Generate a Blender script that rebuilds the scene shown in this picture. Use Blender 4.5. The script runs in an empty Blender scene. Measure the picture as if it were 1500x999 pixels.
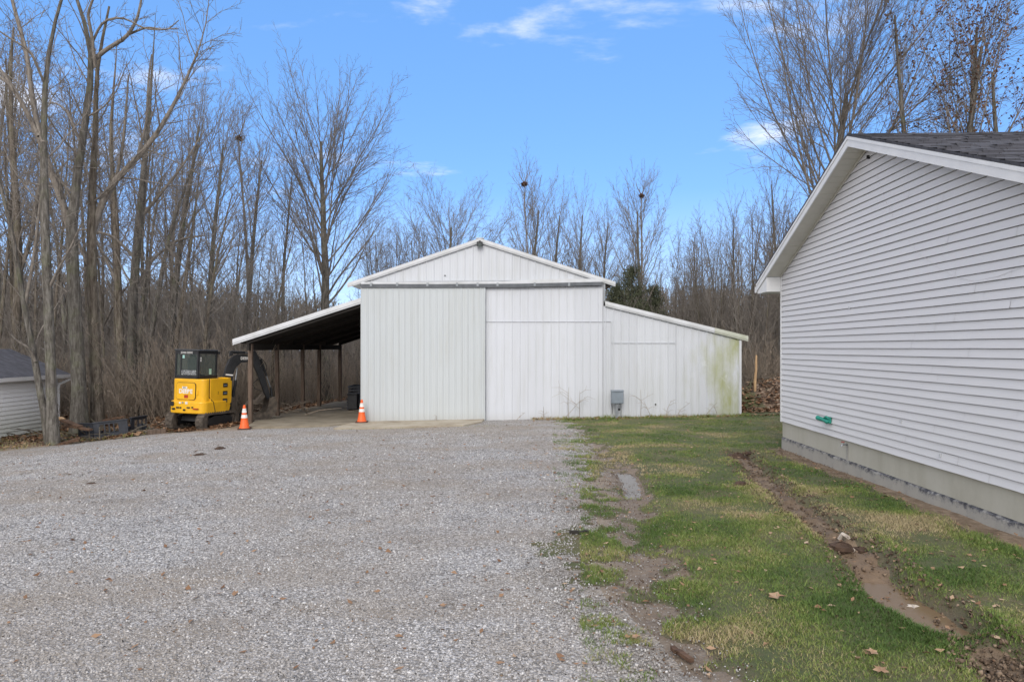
import bpy, math, random
import numpy as np
from mathutils import Vector, Matrix
R = math.radians
scene = bpy.context.scene
col = scene.collection
H = 2.2            # camera height above the level of the barn door sill
HY = 509.5         # measured eye level in the photograph (1500 px wide, 1000 px focal length)

# ------------------------------------------------------------------ camera
cam = bpy.data.cameras.new('camera'); camo = bpy.data.objects.new('camera', cam); col.objects.link(camo)
camo.location = (0, 0, H); camo.rotation_euler = (R(90), 0, 0)
cam.lens = 24; cam.sensor_width = 36; cam.shift_y = 10/1500; cam.clip_start = .05; cam.clip_end = 3000
scene.camera = camo

# ------------------------------------------------------------------ world, sun, exposure
SUN_EL, SUN_AZ = 30, 187           # azimuth of the sun, degrees clockwise from +Y (behind and to the left)
w = bpy.data.worlds.new('World'); scene.world = w; w.use_nodes = True
nt = w.node_tree; nt.nodes.clear()
def N(t, tree=None, **k):
    n = (tree or nt).nodes.new(t)
    for a, b in k.items(): setattr(n, a, b)
    return n
def math_node(tree, op, a, b=None, clamp=False):
    m = tree.nodes.new('ShaderNodeMath'); m.operation = op; m.use_clamp = clamp
    for i, v in enumerate((a, b)):
        if v is None: continue
        if isinstance(v, (int, float)): m.inputs[i].default_value = v
        else: tree.links.new(v, m.inputs[i])
    return m.outputs[0]
L = nt.links.new
outw = N('ShaderNodeOutputWorld'); bg = N('ShaderNodeBackground'); bg.inputs[1].default_value = .12
sky = N('ShaderNodeTexSky', sky_type='NISHITA', sun_disc=False, sun_elevation=R(SUN_EL), sun_rotation=R(SUN_AZ),
        air_density=1.0, dust_density=.25, ozone_density=2.2, altitude=200)
tc = N('ShaderNodeTexCoord'); sep = N('ShaderNodeSeparateXYZ'); L(tc.outputs['Generated'], sep.inputs[0])
X_, Y_, Z_ = sep.outputs
zz = math_node(nt, 'ADD', math_node(nt, 'MAXIMUM', Z_, 0), .12)
cx = math_node(nt, 'DIVIDE', X_, zz); cy = math_node(nt, 'DIVIDE', Y_, zz)
cmb = N('ShaderNodeCombineXYZ'); L(cx, cmb.inputs[0]); L(cy, cmb.inputs[1])
nz = N('ShaderNodeTexNoise'); nz.inputs['Scale'].default_value = 1.35; nz.inputs['Detail'].default_value = 9
nz.inputs['Roughness'].default_value = .58; nz.inputs['Distortion'].default_value = .25
mp = N('ShaderNodeMapping'); mp.inputs['Location'].default_value = (3.33, 1.74, 0); mp.inputs['Scale'].default_value = (1, 1.5, 1)
L(cmb.outputs[0], mp.inputs[0]); L(mp.outputs[0], nz.inputs['Vector'])
# more cloud to the left and behind the camera, open blue ahead and to the right
cv = N('ShaderNodeMapRange'); cv.inputs['From Min'].default_value = .66; cv.inputs['From Max'].default_value = .25; cv.inputs['To Max'].default_value = .40
cv.interpolation_type = 'SMOOTHSTEP'; L(Y_, cv.inputs['Value'])  # unseen cloud added beside and behind the camera to whiten the ambient light
lf = N('ShaderNodeMapRange'); lf.inputs['From Min'].default_value = -.34; lf.inputs['From Max'].default_value = -.62; lf.inputs['To Max'].default_value = .14; L(X_, lf.inputs['Value'])
cov = math_node(nt, 'ADD', cv.outputs[0], math_node(nt, 'MULTIPLY', lf.outputs[0], math_node(nt, 'MULTIPLY', Z_, 2.2, True)))
dens = math_node(nt, 'ADD', nz.outputs['Fac'], cov)
rmp = N('ShaderNodeMapRange'); rmp.inputs['From Min'].default_value = .575; rmp.inputs['From Max'].default_value = .80
rmp.interpolation_type = 'SMOOTHSTEP'; L(dens, rmp.inputs['Value'])
hz = N('ShaderNodeMapRange'); hz.inputs['From Min'].default_value = .22; hz.inputs['From Max'].default_value = -.05
hz.inputs['To Max'].default_value = .35; L(Z_, hz.inputs['Value'])
cl = math_node(nt, 'MAXIMUM', rmp.outputs[0], hz.outputs[0])
tint = N('ShaderNodeMix', data_type='RGBA', blend_type='MULTIPLY'); tint.inputs[0].default_value = 1
tint.inputs[7].default_value = (1.0, 1.12, 1.45, 1); L(sky.outputs[0], tint.inputs[6])
mix = N('ShaderNodeMix', data_type='RGBA'); L(cl, mix.inputs[0])
even = N('ShaderNodeMix', data_type='RGBA'); even.inputs[0].default_value = .62; L(tint.outputs[2], even.inputs[6]); even.inputs[7].default_value = (1.15, 2.95, 6.2, 1)
L(even.outputs[2], mix.inputs[6])
mix.inputs[7].default_value = (8.1, 8.05, 8.5, 1)
L(mix.outputs[2], bg.inputs[0]); L(bg.outputs[0], outw.inputs[0])

sun = bpy.data.lights.new('sun', 'SUN'); suno = bpy.data.objects.new('sun', sun); col.objects.link(suno)
sun.energy = 1.4; sun.angle = R(26); sun.color = (1, .945, .87)
d = Vector((math.sin(R(SUN_AZ))*math.cos(R(SUN_EL)), math.cos(R(SUN_AZ))*math.cos(R(SUN_EL)), math.sin(R(SUN_EL))))
suno.rotation_euler = d.to_track_quat('Z', 'Y').to_euler()
vs = scene.view_settings; vs.view_transform = 'Standard'; vs.look = 'None'; vs.gamma = 1; vs.exposure = .45
vs.use_curve_mapping = False
scene.cycles.max_bounces = 6; scene.cycles.diffuse_bounces = 3; scene.cycles.transparent_max_bounces = 8

# ------------------------------------------------------------------ tags and helpers
def tag(o, label=None, cat=None, group=None, kind=None):
    if label: o['label'] = label
    if cat: o['category'] = cat
    if group: o['group'] = group
    if kind: o['kind'] = kind
    return o
def empty(name, loc=(0,0,0), rz=0, label=None, cat=None, group=None):
    o = bpy.data.objects.new(name, None); col.objects.link(o); o.location = loc; o.rotation_euler = (0,0,rz)
    o.empty_display_size = .2
    return tag(o, label, cat, group)
def link_mesh(name, me, mat, parent=None):
    if mat: me.materials.append(mat)
    o = bpy.data.objects.new(name, me); col.objects.link(o)
    if parent: o.parent = parent
    return o
def np_mesh(name, V, F, tone=None, smooth=False, attrs=None):
    """V (n,3), F (m,k) with one face size, or a list of such arrays"""
    me = bpy.data.meshes.new(name)
    Fs = F if isinstance(F, list) else [F]
    Fs = [f for f in Fs if len(f)]
    me.vertices.add(len(V)); me.vertices.foreach_set('co', np.asarray(V, dtype=np.float32).ravel())
    loops = np.concatenate([f.ravel() for f in Fs]).astype(np.int32)
    tot = np.concatenate([np.full(len(f), f.shape[1]) for f in Fs]).astype(np.int32)
    st = np.concatenate([[0], np.cumsum(tot)[:-1]]).astype(np.int32)
    me.loops.add(len(loops)); me.loops.foreach_set('vertex_index', loops)
    me.polygons.add(len(tot)); me.polygons.foreach_set('loop_start', st); me.polygons.foreach_set('loop_total', tot)
    if smooth: me.polygons.foreach_set('use_smooth', np.ones(len(tot), dtype=bool))
    me.update(calc_edges=True)
    for nm, arr in (attrs or {}).items():
        a = me.attributes.new(nm, 'FLOAT', 'POINT'); a.data.foreach_set('value', np.asarray(arr, dtype=np.float32))
    if tone is not None:
        a = me.attributes.new('tone', 'FLOAT', 'POINT'); a.data.foreach_set('value', np.asarray(tone, dtype=np.float32))
    return me

def P(px, py, Y): return Vector(((px-750)*Y/1000, Y, H+(HY-py)*Y/1000))

class MB:
    def __init__(s): s.v = []; s.f = []; s.M = Matrix.Identity(4)
    def add(s, vs, fs):
        o = len(s.v); s.v += [tuple(s.M @ Vector(v)) for v in vs]; s.f += [tuple(i+o for i in f) for f in fs]; return s
    def box(s, x0, x1, y0, y1, z0, z1, bev=0):
        if bev:
            b = min(bev, (x1-x0)/2.01, (y1-y0)/2.01)
            pl = [(x0+b,y0),(x1-b,y0),(x1,y0+b),(x1,y1-b),(x1-b,y1),(x0+b,y1),(x0,y1-b),(x0,y0+b)]
            return s.prism(pl, z0, z1)
        v = [(x,y,z) for x in (x0,x1) for y in (y0,y1) for z in (z0,z1)]
        return s.add(v, [(0,1,3,2),(4,6,7,5),(0,4,5,1),(2,3,7,6),(0,2,6,4),(1,5,7,3)])
    def prism(s, pl, z0, z1, ch=0, top=None):
        n = len(pl); v = [(x,y,z0) for x,y in pl]+[(x,y,z1) for x,y in pl]
        f = [tuple(range(n))[::-1], tuple(range(n,2*n))]+[(i,(i+1)%n,n+(i+1)%n,n+i) for i in range(n)]
        return s.add(v, f)
    def prism_axis(s, pl, a, b, axis='y'):
        """extrude a polygon given in (u,z) along y, or (y,z) along x"""
        n = len(pl)
        if axis == 'y': v = [(u,a,z) for u,z in pl]+[(u,b,z) for u,z in pl]
        else: v = [(a,u,z) for u,z in pl]+[(b,u,z) for u,z in pl]
        f = [tuple(range(n)), tuple(range(n,2*n))[::-1]]+[(i,n+i,n+(i+1)%n,(i+1)%n) for i in range(n)]
        return s.add(v, f)
    def tube(s, pts, r, n=8, caps=True):
        pts = [Vector(p) for p in pts]; rs = r if isinstance(r, (list,tuple)) else [r]*len(pts)
        t0 = (pts[1]-pts[0]).normalized(); up = Vector((0,0,1)) if abs(t0.z) < .9 else Vector((1,0,0))
        a = t0.cross(up).normalized(); vs = []; fs = []
        for i, p in enumerate(pts):
            t = (pts[min(i+1,len(pts)-1)]-pts[max(i-1,0)]).normalized()
            a = (a-t*a.dot(t)).normalized(); b = t.cross(a)
            for k in range(n):
                c = 2*math.pi*k/n; vs.append(tuple(p+(a*math.cos(c)+b*math.sin(c))*rs[i]))
        for i in range(len(pts)-1):
            for k in range(n):
                fs.append((i*n+k, i*n+(k+1)%n, (i+1)*n+(k+1)%n, (i+1)*n+k))
        if caps: fs += [tuple(range(n))[::-1], tuple(range((len(pts)-1)*n, len(pts)*n))]
        return s.add(vs, fs)
    def lathe(s, prof, n=20, c=(0,0)):
        vs = [(c[0]+r*math.cos(2*math.pi*k/n), c[1]+r*math.sin(2*math.pi*k/n), z) for r, z in prof for k in range(n)]
        fs = [(i*n+k, i*n+(k+1)%n, (i+1)*n+(k+1)%n, (i+1)*n+k) for i in range(len(prof)-1) for k in range(n)]
        fs += [tuple(range(n))[::-1], tuple(range((len(prof)-1)*n, len(prof)*n))]
        return s.add(vs, fs)
    def bar(s, p, q, wd, th):
        """square bar from p to q"""
        p, q = Vector(p), Vector(q); t = (q-p).normalized(); up = Vector((0,0,1)) if abs(t.z) < .95 else Vector((0,1,0))
        a = t.cross(up).normalized(); b = a.cross(t)
        v = []
        for o in (p, q):
            for sx, sy in ((-1,-1),(1,-1),(1,1),(-1,1)): v.append(tuple(o+a*sx*wd/2+b*sy*th/2))
        return s.add(v, [(3,2,1,0),(4,5,6,7),(0,1,5,4),(1,2,6,5),(2,3,7,6),(3,0,4,7)])
    def build(s, name, mat, parent=None, smooth=False, bevel=0):
        me = bpy.data.meshes.new(name); me.from_pydata(s.v, [], s.f); me.update()
        o = link_mesh(name, me, mat, parent)
        if smooth:
            for p in me.polygons: p.use_smooth = True
            if hasattr(me, 'set_sharp_from_angle'): me.set_sharp_from_angle(angle=R(40))
        if bevel:
            m = o.modifiers.new('bevel', 'BEVEL'); m.width = bevel; m.segments = 2; m.limit_method = 'ANGLE'
        return o

# ------------------------------------------------------------------ materials
def new_mat(name):
    m = bpy.data.materials.new(name); m.use_nodes = True
    t = m.node_tree; p = t.nodes['Principled BSDF']; return m, t, p
def ramp(t, fac, stops):
    r = t.nodes.new('ShaderNodeValToRGB'); t.links.new(fac, r.inputs[0])
    e = r.color_ramp.elements
    while len(e) < len(stops): e.new(.5)
    for i, (pos, c) in enumerate(stops): e[i].position = pos; e[i].color = (*c, 1)
    return r.outputs[0]
def noise(t, scale, detail=5, rough=.55, vec=None, dist=0, kind='ShaderNodeTexNoise'):
    n = t.nodes.new(kind); n.inputs['Scale'].default_value = scale
    if kind == 'ShaderNodeTexNoise':
        n.inputs['Detail'].default_value = detail; n.inputs['Roughness'].default_value = rough; n.inputs['Distortion'].default_value = dist
    if vec is not None: t.links.new(vec, n.inputs['Vector'])
    return n
def coords(t, scale=(1,1,1), which='Object', loc=(0,0,0)):
    c = t.nodes.new('ShaderNodeTexCoord'); m = t.nodes.new('ShaderNodeMapping')
    m.inputs['Scale'].default_value = scale; m.inputs['Location'].default_value = loc
    t.links.new(c.outputs[which], m.inputs[0]); return m.outputs[0]
def mixc(t, fac, a, b, mode='MIX'):
    m = t.nodes.new('ShaderNodeMix'); m.data_type = 'RGBA'; m.blend_type = mode
    for s, v in ((0, fac), (6, a), (7, b)):
        if isinstance(v, (int, float)): m.inputs[s].default_value = v
        elif isinstance(v, tuple): m.inputs[s].default_value = (*v, 1)
        else: t.links.new(v, m.inputs[s])
    return m.outputs[2]
def bump(t, p, h, strength=.4, dist=.01, base=None):
    b = t.nodes.new('ShaderNodeBump'); b.inputs['Strength'].default_value = strength; b.inputs['Distance'].default_value = dist
    t.links.new(h, b.inputs['Height'])
    if base is not None: t.links.new(base, b.inputs['Normal'])
    t.links.new(b.outputs[0], p.inputs['Normal']); return b.outputs[0]
def attr(t, name):
    a = t.nodes.new('ShaderNodeAttribute'); a.attribute_name = name; return a.outputs['Fac']
def simple(name, c1, c2=None, scale=6, rough=.6, metal=0, bmp=0, stretch=(1,1,1), spec=.4, dist=.004, lo=.35, hi=.65):
    m, t, p = new_mat(name); v = coords(t, stretch)
    n = noise(t, scale, 6, .6, v)
    t.links.new(ramp(t, n.outputs['Fac'], [(lo, c1), (hi, c2 or tuple(x*.8 for x in c1))]), p.inputs['Base Color'])
    p.inputs['Roughness'].default_value = rough; p.inputs['Metallic'].default_value = metal
    p.inputs['Specular IOR Level'].default_value = spec
    if bmp: bump(t, p, n.outputs['Fac'], bmp, dist)
    return m

def metal_panel(name, c, dirt=(.42,.43,.40), algae=False, amt=.35):
    m, t, p = new_mat(name); o = coords(t)
    streak = noise(t, 3.0, 6, .65, coords(t, (3, 1, .18)))
    blot = noise(t, .55, 4, .5, o)
    sp = t.nodes.new('ShaderNodeSeparateXYZ'); t.links.new(o, sp.inputs[0])
    panel = t.nodes.new('ShaderNodeTexWhiteNoise'); panel.noise_dimensions = '1D'
    t.links.new(math_node(t, 'FLOOR', math_node(t, 'DIVIDE', sp.outputs[0], .914)), panel.inputs['W'])
    base = mixc(t, math_node(t, 'MULTIPLY', panel.outputs['Value'], .5), c, tuple(x*.86 for x in c))
    f = math_node(t, 'MULTIPLY', math_node(t, 'SUBTRACT', math_node(t, 'MULTIPLY', streak.outputs['Fac'], math_node(t, 'ADD', blot.outputs['Fac'], .5)), .45, True), amt*4.2, True)
    base = mixc(t, f, base, dirt)
    # splash dirt near the ground
    low = t.nodes.new('ShaderNodeMapRange'); low.inputs['From Min'].default_value = .55; low.inputs['From Max'].default_value = -.05
    low.interpolation_type = 'SMOOTHSTEP'
    t.links.new(math_node(t, 'ADD', sp.outputs[2], math_node(t, 'MULTIPLY', streak.outputs['Fac'], .25)), low.inputs['Value'])
    base = mixc(t, math_node(t, 'MULTIPLY', low.outputs[0], .45), base, (.36, .34, .28))
    if algae:
        an = noise(t, 1.5, 7, .62, coords(t, (1.2, 1, .45), loc=(2.3, 0, .9)))
        mx = t.nodes.new('ShaderNodeMapRange'); mx.inputs['From Min'].default_value = 4.6; mx.inputs['From Max'].default_value = 6.4
        t.links.new(sp.outputs[0], mx.inputs['Value'])
        a = math_node(t, 'MULTIPLY', math_node(t, 'SUBTRACT', math_node(t, 'ADD', an.outputs['Fac'], math_node(t, 'MULTIPLY', mx.outputs[0], .25)), .60, True), 4.0, True)
        a = math_node(t, 'MULTIPLY', a, mx.outputs[0])
        base = mixc(t, math_node(t, 'MULTIPLY', a, .85), base, (.30, .32, .12))
        an2 = noise(t, 2.2, 8, .7, coords(t, (1, 1, 1), loc=(7, 1, 3)))
        b = math_node(t, 'MULTIPLY', math_node(t, 'SUBTRACT', an2.outputs['Fac'], .60, True), 5, True)
        base = mixc(t, math_node(t, 'MULTIPLY', b, math_node(t, 'MULTIPLY', mx.outputs[0], .9)), base, (.74, .77, .79))
    t.links.new(base, p.inputs['Base Color']); p.inputs['Roughness'].default_value = .5
    p.inputs['Specular IOR Level'].default_value = .3
    oil = noise(t, 1.3, 3, .5, coords(t, (1, 1, .5))); bump(t, p, oil.outputs['Fac'], .6, .03)
    return m
M = {}
M['barn'] = metal_panel('barn_panel_white', (.56,.585,.62), algae=True)
M['door'] = metal_panel('barn_door_white', (.50,.535,.55), amt=.3)
M['door2'] = metal_panel('barn_door_pale', (.58,.605,.645), amt=.25)
M['roofmetal'] = metal_panel('roof_metal', (.60,.61,.60), dirt=(.36,.36,.32), amt=.5)
M['trim'] = simple('barn_trim', (.60,.62,.645), (.50,.515,.52), 2.5, .5, stretch=(1,1,1))
M['trimgreen'] = simple('barn_trim_mossy', (.50,.52,.46), (.38,.40,.31), 3, .7)
M['galv'] = simple('galvanised', (.30,.32,.34), (.20,.22,.24), 5, .45, .6)
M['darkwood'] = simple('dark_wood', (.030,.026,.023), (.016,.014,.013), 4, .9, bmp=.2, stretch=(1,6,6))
M['post'] = simple('post_wood', (.17,.125,.095), (.085,.06,.045), 5, .9, bmp=.5, stretch=(6,6,.6))
M['track'] = simple('rail_steel', (.12,.13,.145), (.08,.09,.10), 5, .6)
M['seam'] = simple('seam_grey', (.53,.55,.58), (.46,.48,.50), 5, .7)
M['black'] = simple('black_paint', (.012,.013,.015), (.022,.023,.025), 8, .38)
M['rubber'] = simple('rubber', (.02,.02,.021), (.035,.033,.03), 12, .8, bmp=.3)
M['muddy'] = simple('muddy_rubber', (.115,.095,.075), (.05,.042,.035), 7, .95, bmp=.7, dist=.01)
M['yellow'] = simple('yellow_paint', (.78,.43,.012), (.68,.36,.012), 3, .35, spec=.5)
M['glass'] = None
M['white'] = simple('white_paint', (.76,.77,.77), (.68,.69,.70), 3, .5)
M['soffit'] = simple('soffit_vinyl', (.60,.59,.53), (.55,.54,.49), 3, .6)
M['orange'] = simple('cone_orange', (.82,.13,.02), (.66,.10,.02), 9, .5)
M['conewhite'] = simple('cone_white', (.78,.78,.76), (.6,.58,.55), 9, .4)
M['conebase'] = simple('cone_base', (.10,.045,.03), (.05,.03,.025), 9, .8)
M['greybox'] = simple('grey_enamel', (.22,.26,.30), (.17,.20,.23), 6, .45)
M['teal'] = simple('teal_plastic', (.02,.30,.22), (.02,.22,.17), 6, .4)
M['red'] = simple('red_handle', (.35,.06,.05), (.25,.05,.04), 6, .5)
M['plank'] = simple('rotten_plank', (.13,.075,.045), (.055,.032,.022), 6, .9, bmp=.5, stretch=(1,5,5))
M['blackplastic'] = simple('black_plastic', (.035,.04,.052), (.022,.025,.032), 8, .5)
M['palewood'] = simple('split_wood', (.50,.34,.19), (.38,.25,.14), 6, .8)
M['dirt'] = simple('clod_soil', (.085,.052,.034), (.045,.028,.019), 9, .95, bmp=.8, dist=.03)
M['litterpale'] = simple('litter_pale', (.55,.50,.44), (.35,.30,.25), 9, .8)
M['red_lens'] = simple('red_lens', (.45,.05,.02), (.3,.03,.02), 6, .3)

def glass_mat():
    m, t, p = new_mat('cab_glass')
    p.inputs['Base Color'].default_value = (.10,.13,.12,1); p.inputs['Roughness'].default_value = .04
    p.inputs['Specular IOR Level'].default_value = .8; p.inputs['Transmission Weight'].default_value = .0
    p.inputs['Alpha'].default_value = .28
    return m
M['glass'] = glass_mat()
def concrete(name, c1, c2, stain):
    m, t, p = new_mat(name); a = noise(t, 1.1, 8, .65, coords(t)); b = noise(t, 14, 6, .7, coords(t))
    c = ramp(t, a.outputs['Fac'], [(.32, stain), (.5, c1), (.68, c2)])
    c = mixc(t, math_node(t, 'MULTIPLY', b.outputs['Fac'], .5), c, stain)
    t.links.new(c, p.inputs['Base Color']); p.inputs['Roughness'].default_value = .9; bump(t, p, b.outputs['Fac'], .3, .006)
    return m
M['slab'] = concrete('old_concrete', (.27,.235,.175), (.34,.305,.24), (.14,.115,.08))
M['apron'] = concrete('pale_concrete', (.40,.355,.28), (.46,.42,.35), (.22,.18,.125))
def foundation_mat():
    m, t, p = new_mat('foundation_block'); v = coords(t)
    a = noise(t, 1.3, 7, .6, coords(t, (1,1,.35))); f = noise(t, 20, 5, .7, v)
    c = ramp(t, a.outputs['Fac'], [(.3, (.35,.335,.275)), (.5, (.44,.43,.37)), (.7, (.48,.47,.42))])
    c = mixc(t, math_node(t, 'MULTIPLY', f.outputs['Fac'], .25), c, (.25,.24,.2))
    t.links.new(c, p.inputs['Base Color']); p.inputs['Roughness'].default_value = .85; bump(t, p, f.outputs['Fac'], .25, .006)
    return m
M['found'] = foundation_mat()
def footing_mat():
    m, t, p = new_mat('footing_tar'); v = coords(t)
    a = noise(t, 9, 9, .75, coords(t, (1,1,1))); f = noise(t, 25, 5, .7, v)
    sp = t.nodes.new('ShaderNodeSeparateXYZ'); t.links.new(v, sp.inputs[0])
    g = t.nodes.new('ShaderNodeMapRange'); g.inputs['From Min'].default_value = .33; g.inputs['From Max'].default_value = .44
    g.inputs['To Min'].default_value = -.16; g.inputs['To Max'].default_value = .12
    t.links.new(sp.outputs[2], g.inputs['Value'])
    c = ramp(t, math_node(t, 'ADD', a.outputs['Fac'], g.outputs[0]), [(.40, (.33,.32,.29)), (.52, (.26,.255,.24)), (.60, (.10,.10,.11)), (.66, (.045,.047,.055))])
    t.links.new(c, p.inputs['Base Color']); p.inputs['Roughness'].default_value = .8; bump(t, p, f.outputs['Fac'], .5, .01)
    return m
M['footing'] = footing_mat()
def siding_mat(name, c, dirty=0):
    m, t, p = new_mat(name); v = coords(t)
    a = noise(t, 1.2, 5, .6, coords(t, (1,.5,1.6))); g = noise(t, 60, 4, .6, coords(t, (1,.06,1)))
    cc = mixc(t, math_node(t, 'MULTIPLY', a.outputs['Fac'], .35), c, tuple(x*.88 for x in c))
    if dirty:
        sp = t.nodes.new('ShaderNodeSeparateXYZ'); t.links.new(v, sp.inputs[0])
        g2 = t.nodes.new('ShaderNodeMapRange'); g2.inputs['From Min'].default_value = .9; g2.inputs['From Max'].default_value = 0
        t.links.new(math_node(t, 'ADD', sp.outputs[2], math_node(t, 'MULTIPLY', a.outputs['Fac'], .4)), g2.inputs['Value'])
        cc = mixc(t, math_node(t, 'MULTIPLY', g2.outputs[0], dirty), cc, (.36,.38,.27))
    t.links.new(cc, p.inputs['Base Color']); p.inputs['Roughness'].default_value = .62; p.inputs['Specular IOR Level'].default_value = .25
    bump(t, p, g.outputs['Fac'], .12, .003); return m
M['siding'] = siding_mat('vinyl_siding', (.66,.665,.685))
M['siding2'] = siding_mat('shed_siding', (.82,.83,.83), .5)
def shingle_mat():
    m, t, p = new_mat('asphalt_shingles'); 
    v = coords(t)
    b = t.nodes.new('ShaderNodeTexBrick'); t.links.new(v, b.inputs['Vector']); b.offset = .37; b.inputs['Scale'].default_value = 1
    b.inputs['Brick Width'].default_value = .22; b.inputs['Row Height'].default_value = .135; b.inputs['Mortar Size'].default_value = .006
    b.inputs['Color1'].default_value = (.03,.031,.04,1); b.inputs['Color2'].default_value = (.085,.086,.105,1); b.inputs['Mortar'].default_value = (.015,.015,.018,1)
    n = noise(t, 90, 3, .6, v); n2 = noise(t, 4, 5, .6, v)
    c = mixc(t, math_node(t, 'MULTIPLY', n.outputs['Fac'], .6), b.outputs[0], (.05,.05,.055))
    c = mixc(t, math_node(t, 'MULTIPLY', n2.outputs['Fac'], .4), c, (.07,.073,.09))
    t.links.new(c, p.inputs['Base Color']); p.inputs['Roughness'].default_value = .95
    bump(t, p, n.outputs['Fac'], .5, .006); return m
M['shingle'] = shingle_mat()

def bark(name, a, b, c, green=.0):
    m, t, p = new_mat(name); v = coords(t, (1,1,.16)); n = noise(t, 16, 8, .68, v); big = noise(t, 1.6, 4, .6, coords(t))
    lic = noise(t, 7, 7, .7, coords(t, (1,1,.6), loc=(3,1,5)))
    cc = ramp(t, n.outputs['Fac'], [(.36, a), (.5, b), (.64, c)])
    cc = mixc(t, math_node(t, 'MULTIPLY', math_node(t, 'SUBTRACT', lic.outputs['Fac'], .54, True), 5, True), cc, tuple(x*1.1 for x in c))
    oi = t.nodes.new('ShaderNodeObjectInfo')
    cc = mixc(t, math_node(t, 'MULTIPLY', oi.outputs['Random'], .45), cc, tuple(x*.62 for x in b))
    if green:
        g = math_node(t, 'MULTIPLY', math_node(t, 'SUBTRACT', big.outputs['Fac'], .5, True), green*5, True)
        cc = mixc(t, g, cc, (.14,.16,.075))
    t.links.new(cc, p.inputs['Base Color']); p.inputs['Roughness'].default_value = .95; p.inputs['Specular IOR Level'].default_value = .15
    bump(t, p, n.outputs['Fac'], .8, .03); return m
M['bark'] = bark('bark_grey', (.055,.05,.043), (.12,.11,.096), (.22,.208,.187), .4)
M['bark2'] = bark('bark_brown', (.055,.046,.037), (.13,.11,.088), (.22,.195,.165), .3)
M['twig'] = bark('twig_brown', (.13,.113,.096), (.21,.187,.162), (.29,.262,.23))
M['brush'] = bark('brush_tan', (.20,.165,.13), (.33,.275,.22), (.45,.385,.31))
def tone_mat(name, stops, rough=.8, trans=0, jitter=0, brown=False):
    m, t, p = new_mat(name); c = ramp(t, attr(t, 'tone'), stops)
    if brown:
        br = noise(t, .42, 6, .62, coords(t, (1, 1.6, 1))); fn = noise(t, 6, 6, .7, coords(t))
        f = math_node(t, 'MULTIPLY', math_node(t, 'MULTIPLY', math_node(t, 'SUBTRACT', br.outputs['Fac'], .45, True), 4.6, True), math_node(t, 'ADD', fn.outputs['Fac'], .25), True)
        c = mixc(t, math_node(t, 'MULTIPLY', f, .7), c, (.28,.24,.195))
        dk = noise(t, .9, 7, .7, coords(t, (1,1.7,1), loc=(5,2,0))); c = mixc(t, math_node(t, 'MULTIPLY', math_node(t, 'SUBTRACT', dk.outputs['Fac'], .5, True), 2.2, True), c, mixc(t, 1.0, c, (.62,.62,.63), 'MULTIPLY'))
    if jitter:
        n = noise(t, 35, 3, .6, coords(t)); c = mixc(t, math_node(t, 'MULTIPLY', n.outputs['Fac'], jitter), c, tuple(x*.5 for x in stops[0][1]))
    t.links.new(c, p.inputs['Base Color']); p.inputs['Roughness'].default_value = rough; p.inputs['Specular IOR Level'].default_value = .25
    return m
M['stone'] = stone_mat('gravel_stones') if 0 else tone_mat('gravel_stones', [(0,(.12,.116,.112)),(.35,(.31,.302,.297)),(.7,(.46,.45,.445)),(1,(.72,.715,.71))], .85, brown=True)
M['grass'] = tone_mat('grass_blades', [(0,(.06,.11,.024)),(.3,(.125,.19,.042)),(.55,(.175,.225,.056)),(.8,(.25,.255,.085)),(1,(.38,.31,.18))], .6)
M['leaf'] = tone_mat('dead_leaves', [(0,(.07,.035,.02)),(.35,(.16,.085,.045)),(.7,(.30,.19,.115)),(1,(.48,.37,.26))], .75)
M['oakleaf'] = tone_mat('clinging_leaves', [(0,(.055,.028,.02)),(.6,(.13,.065,.04)),(1,(.22,.12,.07))], .8)
M['cedar'] = tone_mat('cedar_foliage', [(0,(.045,.055,.035)),(.6,(.085,.095,.055)),(1,(.13,.135,.085))], .85)

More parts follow.
